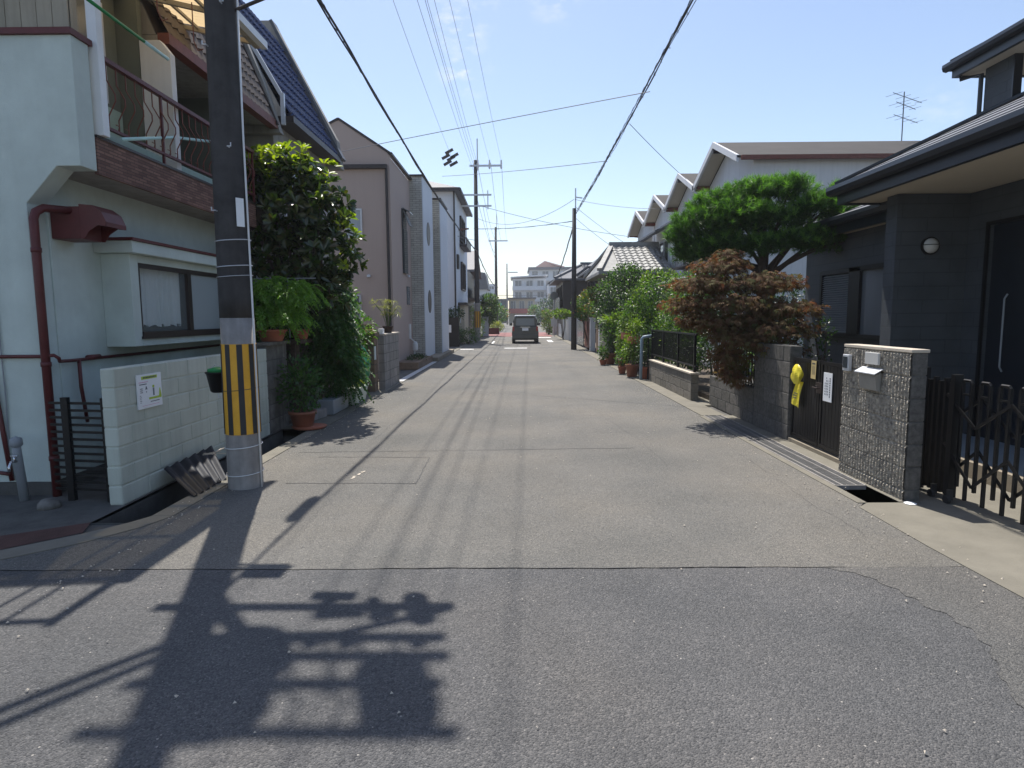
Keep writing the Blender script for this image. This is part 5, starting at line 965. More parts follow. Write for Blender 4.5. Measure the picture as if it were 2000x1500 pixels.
mb = MB(); mb.box(cx-.17, cx+.17, cy-.045, cy-.02, .80, .97); mb.build('licence_plate', 'white_paper', K)
mb = MB(); mb.box(cx-.26, cx+.26, cy-.05, cy-.015, 1.0, 1.035); mb.build('hatch_trim', 'chrome', K)
for o_ in K.children_recursive:
    if o_.parent == K: o_.scale = (1.05, 1, .93)
# ================================================================ right: gate pillar of split stone
G_ = thing('stone_gate_pillar', 'ribbed split stone gate pillar carrying a metal letter box', 'pillar', (3.34, 5.8, 0))
PX0, PX1, PY0, PY1, PH = 3.285, 3.42, 5.26, 6.33, 1.27
mb = MB(); mb.box(PX0+.012, PX1, PY0+.008, PY1-.008, 0, PH-.004); mb.build('pillar_core', 'stone_grey', G_)
def ribbed(parent, x, y0, y1, z0, z1, mt, course=.195, rib=.046, amp=.022, res=.009, seed=1):
    """split face: vertical ribs broken by noise, recessed joints between courses"""
    g_ = np.random.default_rng(seed); ny, nz = int((y1-y0)/res)+1, int((z1-z0)/res)+1; ys = np.linspace(y0, y1, ny); zs = np.linspace(z0, z1, nz)
    n0 = g_.normal(size=(nz, ny)); n1 = (n0+np.roll(n0,1,0)+np.roll(n0,1,1)+np.roll(n0,2,0))/2
    ribs = np.abs(np.sin(ys/rib*math.pi))[None,:]*np.ones((nz,1))
    depth = amp*(.05+.95*ribs**1.2)*(.78+.22*np.clip(n1*.5+.5,0,1.4))+g_.normal(size=(nz,ny))*.0016
    jt = ((z1-zs) % course); depth *= np.where((jt < .013), .12, 1.)[:,None]
    vs = [(x-depth[j,i], ys[i], zs[j]) for j in range(nz) for i in range(ny)]; mb = MB()
    mb.add(vs, [(j*ny+i, j*ny+i+1, (j+1)*ny+i+1, (j+1)*ny+i) for j in range(nz-1) for i in range(ny-1)]); return mb.build('stone_face', mt, parent)
ribbed(G_, PX0+.012, PY0, PY1, 0, PH, 'split_stone')
for k in range(7): 
    z1_ = PH-.195*k; z0_ = max(0, z1_-.185); mb = MB(); mb.box(PX0+.016, PX1+.004, PY0, PY0+.03, z0_, z1_); mb.build('end_block', 'stone_grey', G_, .004)
mb = MB(); mb.box(PX0-.005, PX1+.012, PY0-.01, PY1+.01, PH+.001, PH+.028); mb.build('cap', 'cap_stone', G_, .003)
mb = MB(); mb.box(3.248, 3.272, 5.68, 5.90, 1.135, 1.245); tag(mb.build('nameplate', 'lamp_white', bevel=.004), 'blank white nameplate near the top of the ribbed stone pillar', 'nameplate')
t = thing('letter_box', 'small silver letter box with a sloping hood on the ribbed stone pillar', 'letter box', (3.26, 5.8, .95))
mb = MB(); mb.prism([(3.272, .895), (3.238, .905), (3.222, 1.02), (3.222, 1.045), (3.272, 1.07)], 'y', 5.66, 5.94); mb.build('box', 'box_grey', t)
mb = MB(); mb.slab([(3.272, 5.63, 1.105), (3.272, 5.97, 1.105), (3.195, 5.97, 1.06), (3.195, 5.63, 1.06)], .008); mb.build('hood', 'aluminium', t)
t = thing('intercom', 'slim dark intercom unit at the far edge of the ribbed stone pillar', 'intercom', (3.26, 6.22, 1.1)); mb = MB(); mb.box(3.235, 3.272, 6.16, 6.27, 1.04, 1.20); mb.build('case', 'aluminium', t, .004); mb = MB(); mb.box(3.228, 3.236, 6.18, 6.25, 1.07, 1.18); mb.build('panel', 'pane', t)
# grating
t = thing('drain_grating', 'steel grating covering the roadside drain in front of the black double gate', 'grating', (3.1, 7.6, 0))
mb = MB()
for k in range(15): x = 2.965+k*.0193; mb.box(x, x+.007, 5.76, 9.9, -.03, .006)
for k in range(42): y = 5.77+k*.10; mb.box(2.965, 3.235, y, y+.006, -.028, .002)
MT['galv'] = mat('galv', (.20, .20, .20), .5, .2, 6, .05, 60, metal=.5)
mb.build('bars', 'galv', t)
mb = MB(); mb.box(2.955, 2.968, 5.75, 9.9, -.03, .012); mb.box(3.232, 3.245, 5.75, 9.9, -.03, .012); mb.box(3.03, 3.04, 5.76, 9.9, -.02, .010); mb.box(3.155, 3.165, 5.76, 9.9, -.02, .010); mb.box(2.955, 3.245, 5.745, 5.758, -.03, .012); mb.build('frame', 'pole_concrete', t)
# black double gate
t = thing('panel_gate', 'black double panel gate hung with yellow and white notices', 'gate', (3.47, 7.1, 0))
for k, (a, b) in enumerate(((6.36, 7.14), (7.16, 7.86))):
    mb = MB(); mb.box(3.455, 3.475, a, b, .10, 1.05); mb.box(3.445, 3.485, a, a+.04, .08, 1.07); mb.box(3.445, 3.485, b-.04, b, .08, 1.07); mb.box(3.446, 3.484, a+.04, b-.04, 1.03, 1.065); mb.box(3.446, 3.484, a+.04, b-.04, .085, .125)
    for q in range(9): y = a+.06+q*(b-a-.12)/9; mb.box(3.449, 3.456, y, y+(b-a-.12)/9-.006, .13, 1.02)
    mb.build('gate_leaf', 'black_steel', t)
mb = MB(); mb.box(3.43, 3.445, 7.08, 7.22, .70, .82); mb.tube([(3.43, 7.12, .76), (3.40, 7.12, .76), (3.40, 7.24, .76)], .008, 6); mb.tube([(3.43, 7.18, .78), (3.41, 7.18, .78), (3.41, 7.18, .64)], .008, 6); mb.build('latch', 'dark_bronze', t)
mb = MB(); mb.box(3.425, 3.50, 6.34, 7.88, .0, .05); tag(mb.build('gate_sill', 'concrete_pale'), 'pale concrete sill under the black double panel gate', 'sill')
t = thing('yellow_notice', 'crumpled bright yellow plastic ribbon notice tied to the black gate', 'notice', (3.43, 7.6, .8)); mb = MB(); vs = []
for i in range(13):
    u = i/12
    for j in range(9): a = 2*math.pi*j/9; r_ = .125*math.sin(math.pi*min(1, u*.9+.08))**.6*(1+.18*math.sin(a*3+u*7)); vs.append((3.40-.03+.35*r_*math.cos(a)*(1), 7.58+r_*math.sin(a), .76+.24*u))
mb.add(vs, [(i*9+j, i*9+(j+1) % 9, (i+1)*9+(j+1) % 9, (i+1)*9+j) for i in range(12) for j in range(9)]); mb.build('gathered_top', 'gold', t)
mb = MB(); vs = []
for i in range(8):
    u = i/7
    for j in range(5): v = j/4; vs.append((3.42-.014*math.sin(v*6+u*3)-.01*u, 7.50+.19*v+.09*u, .79-.29*u-.04*(1-v)*u))
mb.add(vs, [(i*5+j, i*5+j+1, (i+1)*5+j+1, (i+1)*5+j) for i in range(7) for j in range(4)]); tl = mb.build('ribbon_tail', 'gold', t)
mb = MB()
for r_, q in ((0, 3), (1, 4), (2, 3)):
    for k in range(q): mb.obox((3.392, 7.61+.028*k+.01*r_, .64-.028*r_), (.002, .018, .016), (0, 0, 0))
mb.build('printed_text', 'ink', tl)
mb = MB(); mb.obox((3.438, 7.30, .955), (.004, .115, .21), (.03, 0, 0)); t = tag(mb.build('tan_card', 'tan_card'), 'narrow tan card clipped over the top of the black gate', 'card'); ORG[t.name] = Vector()
mb = MB()
for k in range(4): mb.box(3.4345, 3.4355, 7.262+k*.019, 7.276+k*.019, 1.02, 1.035)
for k in range(3): mb.box(3.4345, 3.4355, 7.27+k*.025, 7.275+k*.025, .90, 1.0)
mb.build('printed_text', 'ink', t)
mb = MB(); mb.box(3.437, 3.442, 6.86, 7.05, .63, .95); t = tag(mb.build('notice_sheet', 'white_paper'), 'white laminated notice sheet taped on the right leaf of the black gate', 'notice'); ORG[t.name] = Vector()
mb = MB()
for k in range(9): mb.box(3.4345, 3.4365, 6.895, 6.91, .68+k*.025, .697+k*.025)
for c, q in ((6.945, 6), (6.975, 7), (7.005, 5)):
    for k in range(q): mb.box(3.4345, 3.4365, c, c+.008, .70+k*.03, .718+k*.03)
mb.build('printed_text', 'ink', t)
# garden wall with iron grille
w3 = blocks('garden_wall', 'stone_grey', None, 3.42, 3.57, 7.9, 9.06, 0, 1.20, .4, .2, 'y', .007, .006); tag(w3, 'tall dark stone wall panel left of the black double gate', 'wall')
w4 = blocks('garden_wall', 'stone_grey', None, 3.42, 3.57, 9.08, 11.15, 0, .53, .4, .177, 'y', .007, .006); tag(w4, 'low dark stone wall with iron grille under the red maple', 'wall')
fe = MB()
for k in range(19): y = 9.14+k*.11; fe.box(3.485, 3.499, y, y+.014, .53, 1.12)
fe.box(3.48, 3.505, 9.08, 11.15, 1.12, 1.145); fe.box(3.48, 3.505, 9.08, 11.15, .56, .58); tag(fe.build('iron_fence', 'black_steel'), 'black vertical bar fence on the low wall under the red maple', 'fence')
w5 = blocks('garden_wall', 'stone_low', None, 3.22, 3.36, 11.62, 15.3, 0, .50, .5, .167, 'y', .007, .006); tag(w5, 'low rough block wall lit by sun beyond the red maple', 'wall')
mb = MB(); mb.box(3.2, 3.38, 11.6, 15.32, .502, .53); mb.build('cap', 'cap_stone', w5)
fe = MB()
for k in range(48): y = 11.7+k*.08; fe.box(3.30, 3.314, y, y+.014, .66, 1.22)
for z in (.63, 1.22): fe.box(3.29, 3.325, 11.62, 15.5, z, z+.03)
for y in (11.7, 12.9, 14.2, 15.4): fe.box(3.285, 3.33, y, y+.04, .5, 1.25)
tag(fe.build('iron_fence', 'black_steel'), 'dark balustrade fence standing on the low rough block wall', 'fence')
mb = MB(); mb.tube([(3.05, 15.5, 0), (3.06, 15.5, .55), (3.07, 15.5, 1.02), (3.10, 15.5, 1.06), (3.35, 15.5, 1.10)], .038, 12); tag(mb.build('drain_pipe', 'pvc_blue', smooth=True), 'blue grey elbow pipe rising at the end of the rough block wall', 'pipe')
# accordion gate
t = thing('folding_gate', 'black accordion driveway gate with lattice bars beside the stone pillar', 'gate', (3.64, 4.5, 0)); gx = 3.66
bars = []
for k in range(23): 
    y = 5.16-k*.10; zb = .07 if k % 2 else .16; mb = MB(); mb.box(gx-.012, gx+.012, y-.011, y+.011, zb, 1.03); mb.build('bar', 'black_steel', t)
mb = MB()
for k in range(0, 22, 2): y = 5.16-k*.10; mb.tube([(gx, y, 1.03), (gx, y-.012, 1.05), (gx, y-.088, 1.05), (gx, y-.10, 1.03)], .013, 6); mb.box(gx-.013, gx+.013, y-.10, y, .93, .945)
mb.build('top_bows', 'black_steel', t)
for z0, z1 in ((.20, .50), (.68, .92)):
    mb = MB()
    for sgn in (0, 1):
        for k in range(7): 
            y = 5.32-k*.35; za, zb = (z0, z1) if (k+sgn) % 2 else (z1, z0); x = gx+(.018 if sgn else -.018); mb.bar((x, y, za), (x, y-.35, zb), .010, .024)
    mb.build('lattice', 'black_steel', t)
mb = MB()
for k in range(5): y = 5.28+k*.07; mb.box(gx-.02, gx+.02, y-.014, y+.014, .06, 1.02+.03*(k % 2))
mb.box(gx-.04, gx+.03, 5.62, 5.68, .02, 1.12); mb.box(gx-.035, gx+.035, 5.21, 5.26, .05, 1.09); mb.build('end_post', 'black_steel', t)
for y in (5.4, 5.2, 4.3): mb = MB(); mb.tube([(gx-.06, y, .035), (gx-.03, y, .035)], .035, 12); mb.box(gx-.05, gx, y-.01, y+.01, .03, .12); mb.build('caster', 'rubber_black', t)
mb = MB(); mb.lathe([(0, 0), (.05, .005), (.03, .012), (0, .013)], (3.30, 5.18, .006), 9); tag(mb.build('white_residue', 'white_paper'), 'small white powdery patch at the foot of the stone pillar', 'residue')
# ================================================================ grey house
H_ = thing('grey_house', 'dark grey tiled modern house with deep eaves at the right edge', 'house', (6, 8, 0))
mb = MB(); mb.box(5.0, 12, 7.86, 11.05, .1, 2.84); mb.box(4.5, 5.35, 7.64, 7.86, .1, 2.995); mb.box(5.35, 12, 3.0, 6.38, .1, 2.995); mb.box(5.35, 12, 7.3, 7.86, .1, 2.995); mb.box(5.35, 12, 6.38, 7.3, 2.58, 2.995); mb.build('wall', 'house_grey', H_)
mb = MB(); mb.box(5.40, 5.46, 6.38, 7.3, .16, 2.58); dr_ = mb.build('front_door', 'navy', H_)
mb = MB(); mb.tube([(5.36, 6.98, .95), (5.33, 6.98, 1.0), (5.33, 6.98, 1.75), (5.36, 6.98, 1.8)], .010, 8); mb.build('handle', 'pvc_grey', dr_)
mb = MB(); mb.box(5.335, 5.36, 6.34, 6.38, .16, 2.62); mb.box(5.335, 5.36, 7.3, 7.34, .16, 2.62); mb.box(5.335, 5.36, 6.38, 7.3, 2.58, 2.62); mb.build('door_frame', 'black_steel', dr_)
# soffits and roofs
def hip(parent, name, x0, y0, y1, z, p, mt, xr=12, fh=.18, d=3.6):
    """hip roof: road-side eave at x0 and far eave at y1, rising at slope p"""
    top = MB()
    n = 14
    for k in range(n):      # courses of slate, each lapping the one below
        u0, u1 = k/n, (k+1)/n; q = .012
        top.add([(x0+d*u0, y0, z+d*p*u0+q), (x0+d*u0, y1-d*u0, z+d*p*u0+q), (x0+d*u1, y1-d*u1, z+d*p*u1), (x0+d*u1, y0, z+d*p*u1)], [(0,1,2,3)])
        top.add([(x0+d*u0, y1-d*u0, z+d*p*u0+q), (xr, y1-d*u0, z+d*p*u0+q), (xr, y1-d*u1, z+d*p*u1), (x0+d*u1, y1-d*u1, z+d*p*u1)], [(0,1,2,3)])
        top.add([(x0+d*u0, y0, z+d*p*u0+q), (x0+d*u0, y1-d*u0, z+d*p*u0+q), (x0+d*u0, y1-d*u0, z+d*p*u0-.01), (x0+d*u0, y0, z+d*p*u0-.01)], [(0,1,2,3)])
    rf = top.build(name, mt, parent)
    fa = MB(); fa.box(x0+.04, x0+.10, y0, y1-.04, z-fh-.06, z-.02); fa.box(x0+.10, xr, y1-.10, y1-.04, z-fh-.06, z-.02); fa.box(x0+.1, xr, y0, y0+.03, z-fh, z); fa.build('fascia', 'navy', rf)
    gu = MB(); prof = [(-.07, .0), (-.075, -.05), (-.055, -.10), (.0, -.115), (.03, -.10), (.03, -.0)]
    gu.prism([(x0+u, z+v-.01) for u, v in prof], 'y', y0, y1+.05); gu.prism([(y1-u-.02, z+v-.01) for u, v in prof], 'x', x0-.02, xr); gu.build('gutter', 'navy', rf)
    hp = MB(); hp.bar((x0+.02, y1-.02, z+.03), (x0+d, y1-d, z+d*p+.03), .09, .03); hp.build('hip_cap', 'navy', rf)
    sf = MB(); sf.box(x0+.1, xr, y0+.03, y1-.1, z-fh-.04, z-fh-.02); sf.build('soffit', 'soffit', rf); return rf
hip(H_, 'lower_roof', 4.08, 2.2, 8.35, 3.22, .5, 'slate'); hip(H_, 'rear_roof', 4.72, 7.87, 11.35, 3.02, .42, 'slate', d=3.4)
hip(H_, 'upper_roof', 7.15, 4.0, 10.95, 5.68, .5, 'slate')
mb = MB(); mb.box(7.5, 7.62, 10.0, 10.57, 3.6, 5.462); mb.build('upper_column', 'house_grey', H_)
mb = MB(); mb.box(7.495, 7.625, 9.97, 10.0, 3.6, 5.462); mb.build('column_edge', 'navy', H_)
mb = MB(); mb.tube([(7.3, 10.85, 5.5), (7.3, 10.85, 5.4), (7.47, 10.62, 5.40), (7.47, 10.62, 3.6)], .035, 8); mb.build('downpipe', 'navy', H_)
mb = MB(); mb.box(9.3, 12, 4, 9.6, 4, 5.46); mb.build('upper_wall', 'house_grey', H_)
# window with louvre shutter
wn = MB(); wn.box(4.93, 5.0, 8.28, 8.34, 1.27, 2.27); wn.box(4.93, 5.0, 9.2, 9.5, 1.27, 2.27); wn.box(4.93, 5.0, 10.33, 10.4, 1.27, 2.27); wn.box(4.93, 5.0, 8.34, 10.33, 2.21, 2.28); wn.box(4.93, 5.0, 8.34, 10.33, 1.23, 1.30); wd = wn.build('window', 'black_steel', H_)
mb = MB(); mb.box(4.975, 4.985, 8.34, 9.2, 1.3, 2.21); mb.build('pane', 'pane_grey', wd)
mb = MB()
for k in range(26): z = 1.32+k*.034; mb.slab([(4.985, 9.5, z+.026), (4.945, 9.5, z), (4.945, 10.33, z), (4.985, 10.33, z+.026)], .004)
mb.build('louvre_shutter', 'pvc_grey', wd)
t = thing('porch_lamp', 'round white bulkhead lamp on the dark porch column', 'lamp', (4.9, 7.6, 2.39))
mb = MB(); n = 16; vs = [];
for i in range(7):
    a = i/6*math.pi/2
    for k in range(n): q = 2*math.pi*k/n; vs.append((4.90+.09*math.cos(a)*math.cos(q), 7.62-.075*math.sin(a), 2.39+.09*math.cos(a)*math.sin(q)))
mb.add(vs, [(i*n+k, i*n+(k+1) % n, (i+1)*n+(k+1) % n, (i+1)*n+k) for i in range(6) for k in range(n)]+[tuple(range(n))]); mb.build('globe', 'lamp_white', t, smooth=True)
mb = MB(); mb.tube([(4.80, 7.635, 2.39), (4.80, 7.625, 2.39)], .002, 6); mb.tube([(4.9, 7.638, 2.39), (4.9, 7.61, 2.39)], .105, 24); mb.tube([(4.9+.098*math.cos(a), 7.62-.078*math.sin(a) , 2.40) for a in [math.pi*k/12 for k in range(13)]], .005, 6); mb.build('guard_ring', 'black_steel', t)
# ================================================================ red maple and pine
t = thing('red_maple', 'red-brown Japanese maple arching over the dark stone wall', 'tree', (3.75, 9.6, .1)); b = Vector((3.75, 9.6, .1))
lob = [(3.20, 9.4, 2.42, .42, .5, .14), (3.05, 9.4, 2.16, .62, .6, .14), (3.75, 9.2, 2.20, .60, .6, .14), (2.82, 9.5, 1.88, .44, .5, .15), (3.45, 9.2, 1.90, .62, .6, .15), (4.0, 8.9, 1.80, .52, .5, .13), (2.95, 9.4, 1.62, .34, .5, .13), (3.45, 9.2, 1.64, .56, .5, .15), (3.95, 8.7, 1.52, .46, .4, .15), (3.50, 9.1, 1.38, .46, .5, .16), (3.90, 8.75, 1.24, .32, .35, .15), (3.42, 9.4, 1.12, .34, .5, .18), (3.50, 9.5, .84, .24, .45, .2), (4.05, 9.2, 2.14, .34, .3, .07), (3.35, 9.5, 2.60, .22, .3, .09)]
lob = [(q[0]-.23, q[1], q[2]-.12, *q[3:]) for q in lob]+[(3.0, 9.3, 1.35, .3, .4, .12), (3.55, 9.0, 1.98, .3, .3, .08)]
mb = MB(); mb.tube([b, b+Vector((-.05, -.05, .6)), b+Vector((-.1, -.1, 1.2)), b+Vector((-.2, -.2, 1.9))], [.06, .05, .04, .02], 8)
for q in lob: mb.tube([b+Vector((-.06, -.06, .8)), (Vector(q[:3])+b+Vector((-.1, -.1, 1.3)))/2+Vector((0, 0, .1)), Vector(q[:3])+Vector((0, 0, .05))], [.028, .018, .007], 6)
mb.build('trunk', 'bark', t)
nm_ = 7500; P1, d1 = shell(lob, nm_, .25, 1.08); D = norm(d1*np.array([1.,1.,.2])+rnd(nm_, .45)+np.array([0,0,-.85])); Nn = norm(d1*.5+np.array([0,0,1.])+rnd(nm_, .35)); leaves('foliage', 'leaf_maple', t, P1, D, Nn, RG.uniform(.055,.10,nm_), RG.uniform(.055,.10,nm_), MAPLE)
t = thing('pine_tree', 'broad cloud-pruned green pine above the red maple', 'tree', (4.1, 10.6, .1)); b = Vector((4.1, 10.6, .1))
LB = [(q[0]-.08, q[1], q[2]-.20, q[3]*1.02, q[4], q[5]*.86) for q in [(2.95, 10.3, 3.20, .42, .4, .24), (3.30, 10.4, 3.52, .42, .4, .22), (3.85, 10.3, 3.66, .55, .5, .24), (4.35, 10.2, 3.72, .40, .4, .22), (3.55, 10.1, 3.30, .55, .5, .26), (4.05, 10.3, 3.25, .60, .5, .25), (2.92, 10.3, 2.78, .36, .4, .22), (3.35, 10.2, 2.85, .45, .4, .24), (4.75, 10.1, 3.40, .42, .4, .25), (5.15, 9.9, 3.30, .36, .35, .22), (5.35, 9.7, 3.02, .32, .35, .22), (4.85, 10.0, 2.92, .42, .4, .24), (4.35, 10.1, 2.90, .40, .4, .20), (3.9, 10.1, 2.84, .35, .4, .18), (5.0, 10.0, 3.58, .13, .13, .22), (2.66, 10.3, 2.98, .2, .25, .2)]]
mb = MB(); mb.tube([b, b+Vector((.08, -.1, .8)), b+Vector((-.06, -.2, 1.6)), b+Vector((-.15, -.3, 2.3)), b+Vector((-.2, -.3, 3.3))], [.11, .095, .08, .06, .02], 8)
for q in LB:
    s_ = b+Vector((-.05, -.2, 2.0+.45*random.random())); e = Vector(q[:3])-Vector((0, 0, .05)); m2 = s_.lerp(e, .5)+Vector((.05*random.random(), 0, .02+.08*random.random())); mb.tube([s_, m2, e], [.036, .024, .010], 6)
mb.build('trunk', 'bark', t)
def tufts(name, mt, lob, nt_, per, ln, lo, hi, top=.5):
    C0, d0 = shell(lob, nt_, lo, hi, top); ax = norm(d0*.7+np.array([0,0,.9])+rnd(nt_, .3)); C1 = np.repeat(C0, per, 0); A1 = np.repeat(ax, per, 0); n = len(C1)
    C1 = C1+A1*RG.uniform(-.05, .03, (n,1)); D = norm(A1*RG.uniform(.3, 1.2, (n,1))+norm(rnd(n))); leaves(name, mt, t, C1, D, norm(rnd(n)), ln*RG.uniform(.7,1.2,n), .0085, NEEDLE)
tufts('needles', 'leaf_pine', LB, 3000, 34, .105, .35, 1.05)
MT['leaf_pine_lit_tip'] = leafmat('leaf_pine_lit_tip', [(.06, .16, .02), (.10, .22, .03), (.13, .26, .05)], .4, .5, (1.8, 2.0, .8))  # sunlight on the pad tips, painted in as a brighter needle colour
tufts('sunlit_needles', 'leaf_pine_lit_tip', [(q[0], q[1], q[2]+.03, *q[3:]) for q in LB], 800, 30, .10, .95, 1.1, 1.1)
shrub('garden_shrub', 'dark green shrub between the pine and the red maple fence', 'shrub', (3.9, 12.4, .1), [(0, 0, .9, .5, .8, .6), (0, .6, 1.4, .45, .6, .5)], 1900, 'leaf_dark', .06)
shrub('garden_shrub', 'shrub with pale leaves seen through the iron grille', 'shrub', (3.85, 10.0, .1), [(0, 0, .75, .2, .8, .35)], 700, 'leaf_mid', .055)
shrub('garden_shrub', 'shrub with grey-green leaves beside the grey house wall behind the gate', 'shrub', (4.35, 8.7, .1), [(-.2, 0, .8, .16, .2, .45), (-.15, 0, 1.25, .15, .2, .2)], 300, 'leaf_dark', .05)
shrub('garden_shrub', 'dark shrub filling the corner between the maple and the grey house', 'shrub', (4.78, 11.55, .1), [(0, 0, .9, .45, .5, .8), (.1, 0, 1.7, .45, .5, .5)], 2200, 'leaf_dark', .06)
# ================================================================ row houses
for k in range(4):
    ya = 19.35+4.08*k; xw = 6.35
    t = thing('row_house', ['nearest white row house with a long brown roof and a side wall in view', 'second white row house of four, counting from the pine', 'third white row house of four, its balcony window showing', 'farthest white row house, gable partly hidden by its neighbour'][k], 'house', (8, ya, 0), 'white gabled row houses on the right')
    mb = MB(); mb.prism([(ya-1.95, 0), (ya+1.95, 0), (ya+1.95, 5.72), (ya, 6.52), (ya-1.95, 5.72)], 'x', xw, 16); mb.build('wall', 'white_wall', t)
    for s_ in (-1, 1):
        mb = MB(); y1_ = ya+s_*2.12; mb.add([(5.85, ya, 6.66), (16.3, ya, 6.66), (16.3, y1_, 5.78), (5.85, y1_, 5.78), (5.85, ya, 6.60), (16.3, ya, 6.60), (16.3, y1_, 5.72), (5.85, y1_, 5.72)], [(0,1,2,3),(7,6,5,4),(0,4,5,1),(2,6,7,3),(1,5,6,2),(0,3,7,4)]); rf = mb.build('roof', 'slate_brown', t)
        mb = MB(); mb.add([(5.83, ya, 6.675), (5.90, ya, 6.675), (5.90, y1_, 5.795), (5.83, y1_, 5.795), (5.83, ya, 6.50), (5.90, ya, 6.50), (5.90, y1_, 5.62), (5.83, y1_, 5.62)], [(0,1,2,3),(7,6,5,4),(0,4,5,1),(2,6,7,3),(1,5,6,2),(0,3,7,4)]); mb.build('bargeboard', 'far_white', rf)
        mb = MB(); mb.box(5.95, 16.3, *sorted((y1_+s_*.0, y1_+s_*.09)), 5.66, 5.77); mb.build('gutter', 'brown_steel', rf)
        mb = MB(); mb.add([(5.9, ya, 6.59), (xw, ya, 6.59), (xw, y1_-s_*.02, 5.715), (5.9, y1_-s_*.02, 5.715)], [(0,1,2,3)]); mb.build('soffit', 'soffit', rf)
    mb = MB(); mb.box(5.84, xw, ya-.05, ya+.05, 6.35, 6.50); mb.build('ridge_beam', 'trim_dark', t)
    w_ = window(t, 'x', xw, ya-.95, ya+.85, 3.35, 4.75, 'aluminium', 'pane', 1, .06, .06, out=-1)
    mb = MB(); mb.box(5.95, xw, ya-1.1, ya+1.0, 3.3, 3.36)
    for q in range(12): mb.box(5.95, 5.97, ya-1.1+q*.19, ya-1.08+q*.19, 3.36, 3.95)
    mb.box(5.94, 5.98, ya-1.1, ya+1.0, 3.95, 3.99); mb.build('balcony_rail', 'trim_dark', t)
    mb = MB(); mb.slab([(5.3, ya-1.9, 2.75), (xw, ya-1.9, 3.1), (xw, ya+1.9, 3.1), (5.3, ya+1.9, 2.75)], .1); mb.slab([(5.6, ya-1.6, 5.0), (xw, ya-1.6, 5.3), (xw, ya+1.6, 5.3), (5.6, ya+1.6, 5.0)], .07); mb.build('pent_roof', 'slate', t)
    mb = MB(); mb.box(5.7, xw, ya-1.8, ya+1.8, 0, 2.7); mb.build('ground_floor', 'white_wall', t)
aerial((11.4, 19.35, 6.55), 'television aerial on the long brown roof of the nearest row house', 1.0, .5, 4)
# tile roofed houses further on
def tilehouse(name, label, x0, x1, y0, y1, ze, zr, rx0, wallm, tm='grey_tile'):
    t = thing(name, label, 'house', ((x0+x1)/2, (y0+y1)/2, 0)); mb = MB(); mb.box(x0+.6, x1-.3, y0+.6, y1-.6, 0, ze); mb.build('wall', wallm, t)
    ym = (y0+y1)/2; mb = MB(); mb.add([(x0, y0, ze), (x1, y0, ze), (x1, y1, ze), (x0, y1, ze), (rx0, ym, zr), (x1, ym, zr), (x0, y0, ze-.12), (x1, y0, ze-.12), (x1, y1, ze-.12), (x0, y1, ze-.12)], [(0,1,5,4),(2,3,4,5),(3,0,4),(1,2,5),(6,9,8,7),(0,6,7,1),(3,9,6,0),(2,8,9,3)])
    rf = mb.build('roof', tm, t)
    up = Vector((0, ym-y0, zr-ze)); n_ = int((x1-rx0)/.27); m2 = int(up.length/.3); mb = MB(); tiles(mb, (rx0, y0, ze+.02), (1, 0, 0), up, n_, m2, .27, up.length/m2, .05, 4, .03)
    mb.bar((rx0-.1, ym, zr+.1), (x1, ym, zr+.1), .25, .22); mb.bar((x0, y0, ze+.06), (rx0, ym, zr+.06), .2, .12); mb.bar((x0, y1, ze+.06), (rx0, ym, zr+.06), .2, .12); mb.build('roof_tiles', tm, rf)
    window(t, 'x', x0+.6, y0+1.2, y1-1.4, ze-1.5, ze-.4, 'trim_dark', 'pane', 2, .07, .08, out=-1); return t
tilehouse('tile_roof_house', 'low house with grey-green wavy tile roof in front of the row houses', 3.3, 6.2, 25.4, 30.6, 3.35, 4.55, 4.15, 'trim_dark')
tilehouse('tile_roof_house', 'dark two storey tile roofed house beyond the kerb pole', 2.65, 9.5, 44, 52, 4.15, 5.35, 4.9, 'trim_dark', 'slate')
t = tilehouse('tile_roof_house', 'third tile roofed house hidden among trees behind the kerb pole', 3.9, 9.0, 34.2, 41, 4.1, 5.1, 5.3, 'block_brown', 'slate')
mb = MB(); mb.box(3.0, 3.25, 44.6, 51.4, 2.0, 2.15); mb.box(3.0, 3.04, 44.6, 51.4, 2.15, 2.9); tag(mb.build('balcony_screen', 'pane_grey'), 'grey balcony screen on the dark two storey house past the kerb pole', 'balcony')
# fences along the far right
def wallseg(name, label, cat, x, y0, y1, h, mt, nslat=0, th=.12):
    t = thing(name, label, cat, (x, (y0+y1)/2, 0)); mb = MB()
    if nslat:
        for k in range(nslat): a = lerp(y0, y1, k/nslat); mb.box(x, x+.03, a, a+(y1-y0)/nslat*.75, .08, h)
        mb.box(x+.03, x+.06, y0, y1, .3, .36); mb.box(x+.03, x+.06, y0, y1, h-.25, h-.19)
    else: mb.box(x, x+th, y0, y1, 0, h)
    mb.build('panel' if nslat else 'wall', mt, t)
    if not nslat: mb = MB(); mb.box(x-.02, x+th+.02, y0-.01, y1+.01, h+.001, h+.05); mb.build('cap', 'block_grey', t)
    return t
wallseg('garden_wall', 'dark blackened block wall right of the kerb pole', 'wall', 3.30, 22.6, 25.2, 1.3, 'block_old')
wallseg('slatted_gate', 'dark wood slatted gate between white posts near the kerb pole', 'gate', 3.38, 25.4, 27.0, 1.25, 'block_brown', 8)
wallseg('slatted_gate', 'reddish brown slatted gate just right of the kerb pole', 'gate', 3.36, 28.6, 31.4, 1.35, 'brown_steel', 10)
wallseg('sliding_gate', 'blue grey sliding gate panel beside the kerb pole', 'gate', 3.34, 31.8, 35.0, 1.3, 'pane_grey', 14)
wallseg('sliding_gate', 'pale blue slatted gate behind the kerb pole', 'gate', 3.34, 36.2, 39.4, 1.3, 'pvc_blue', 14)
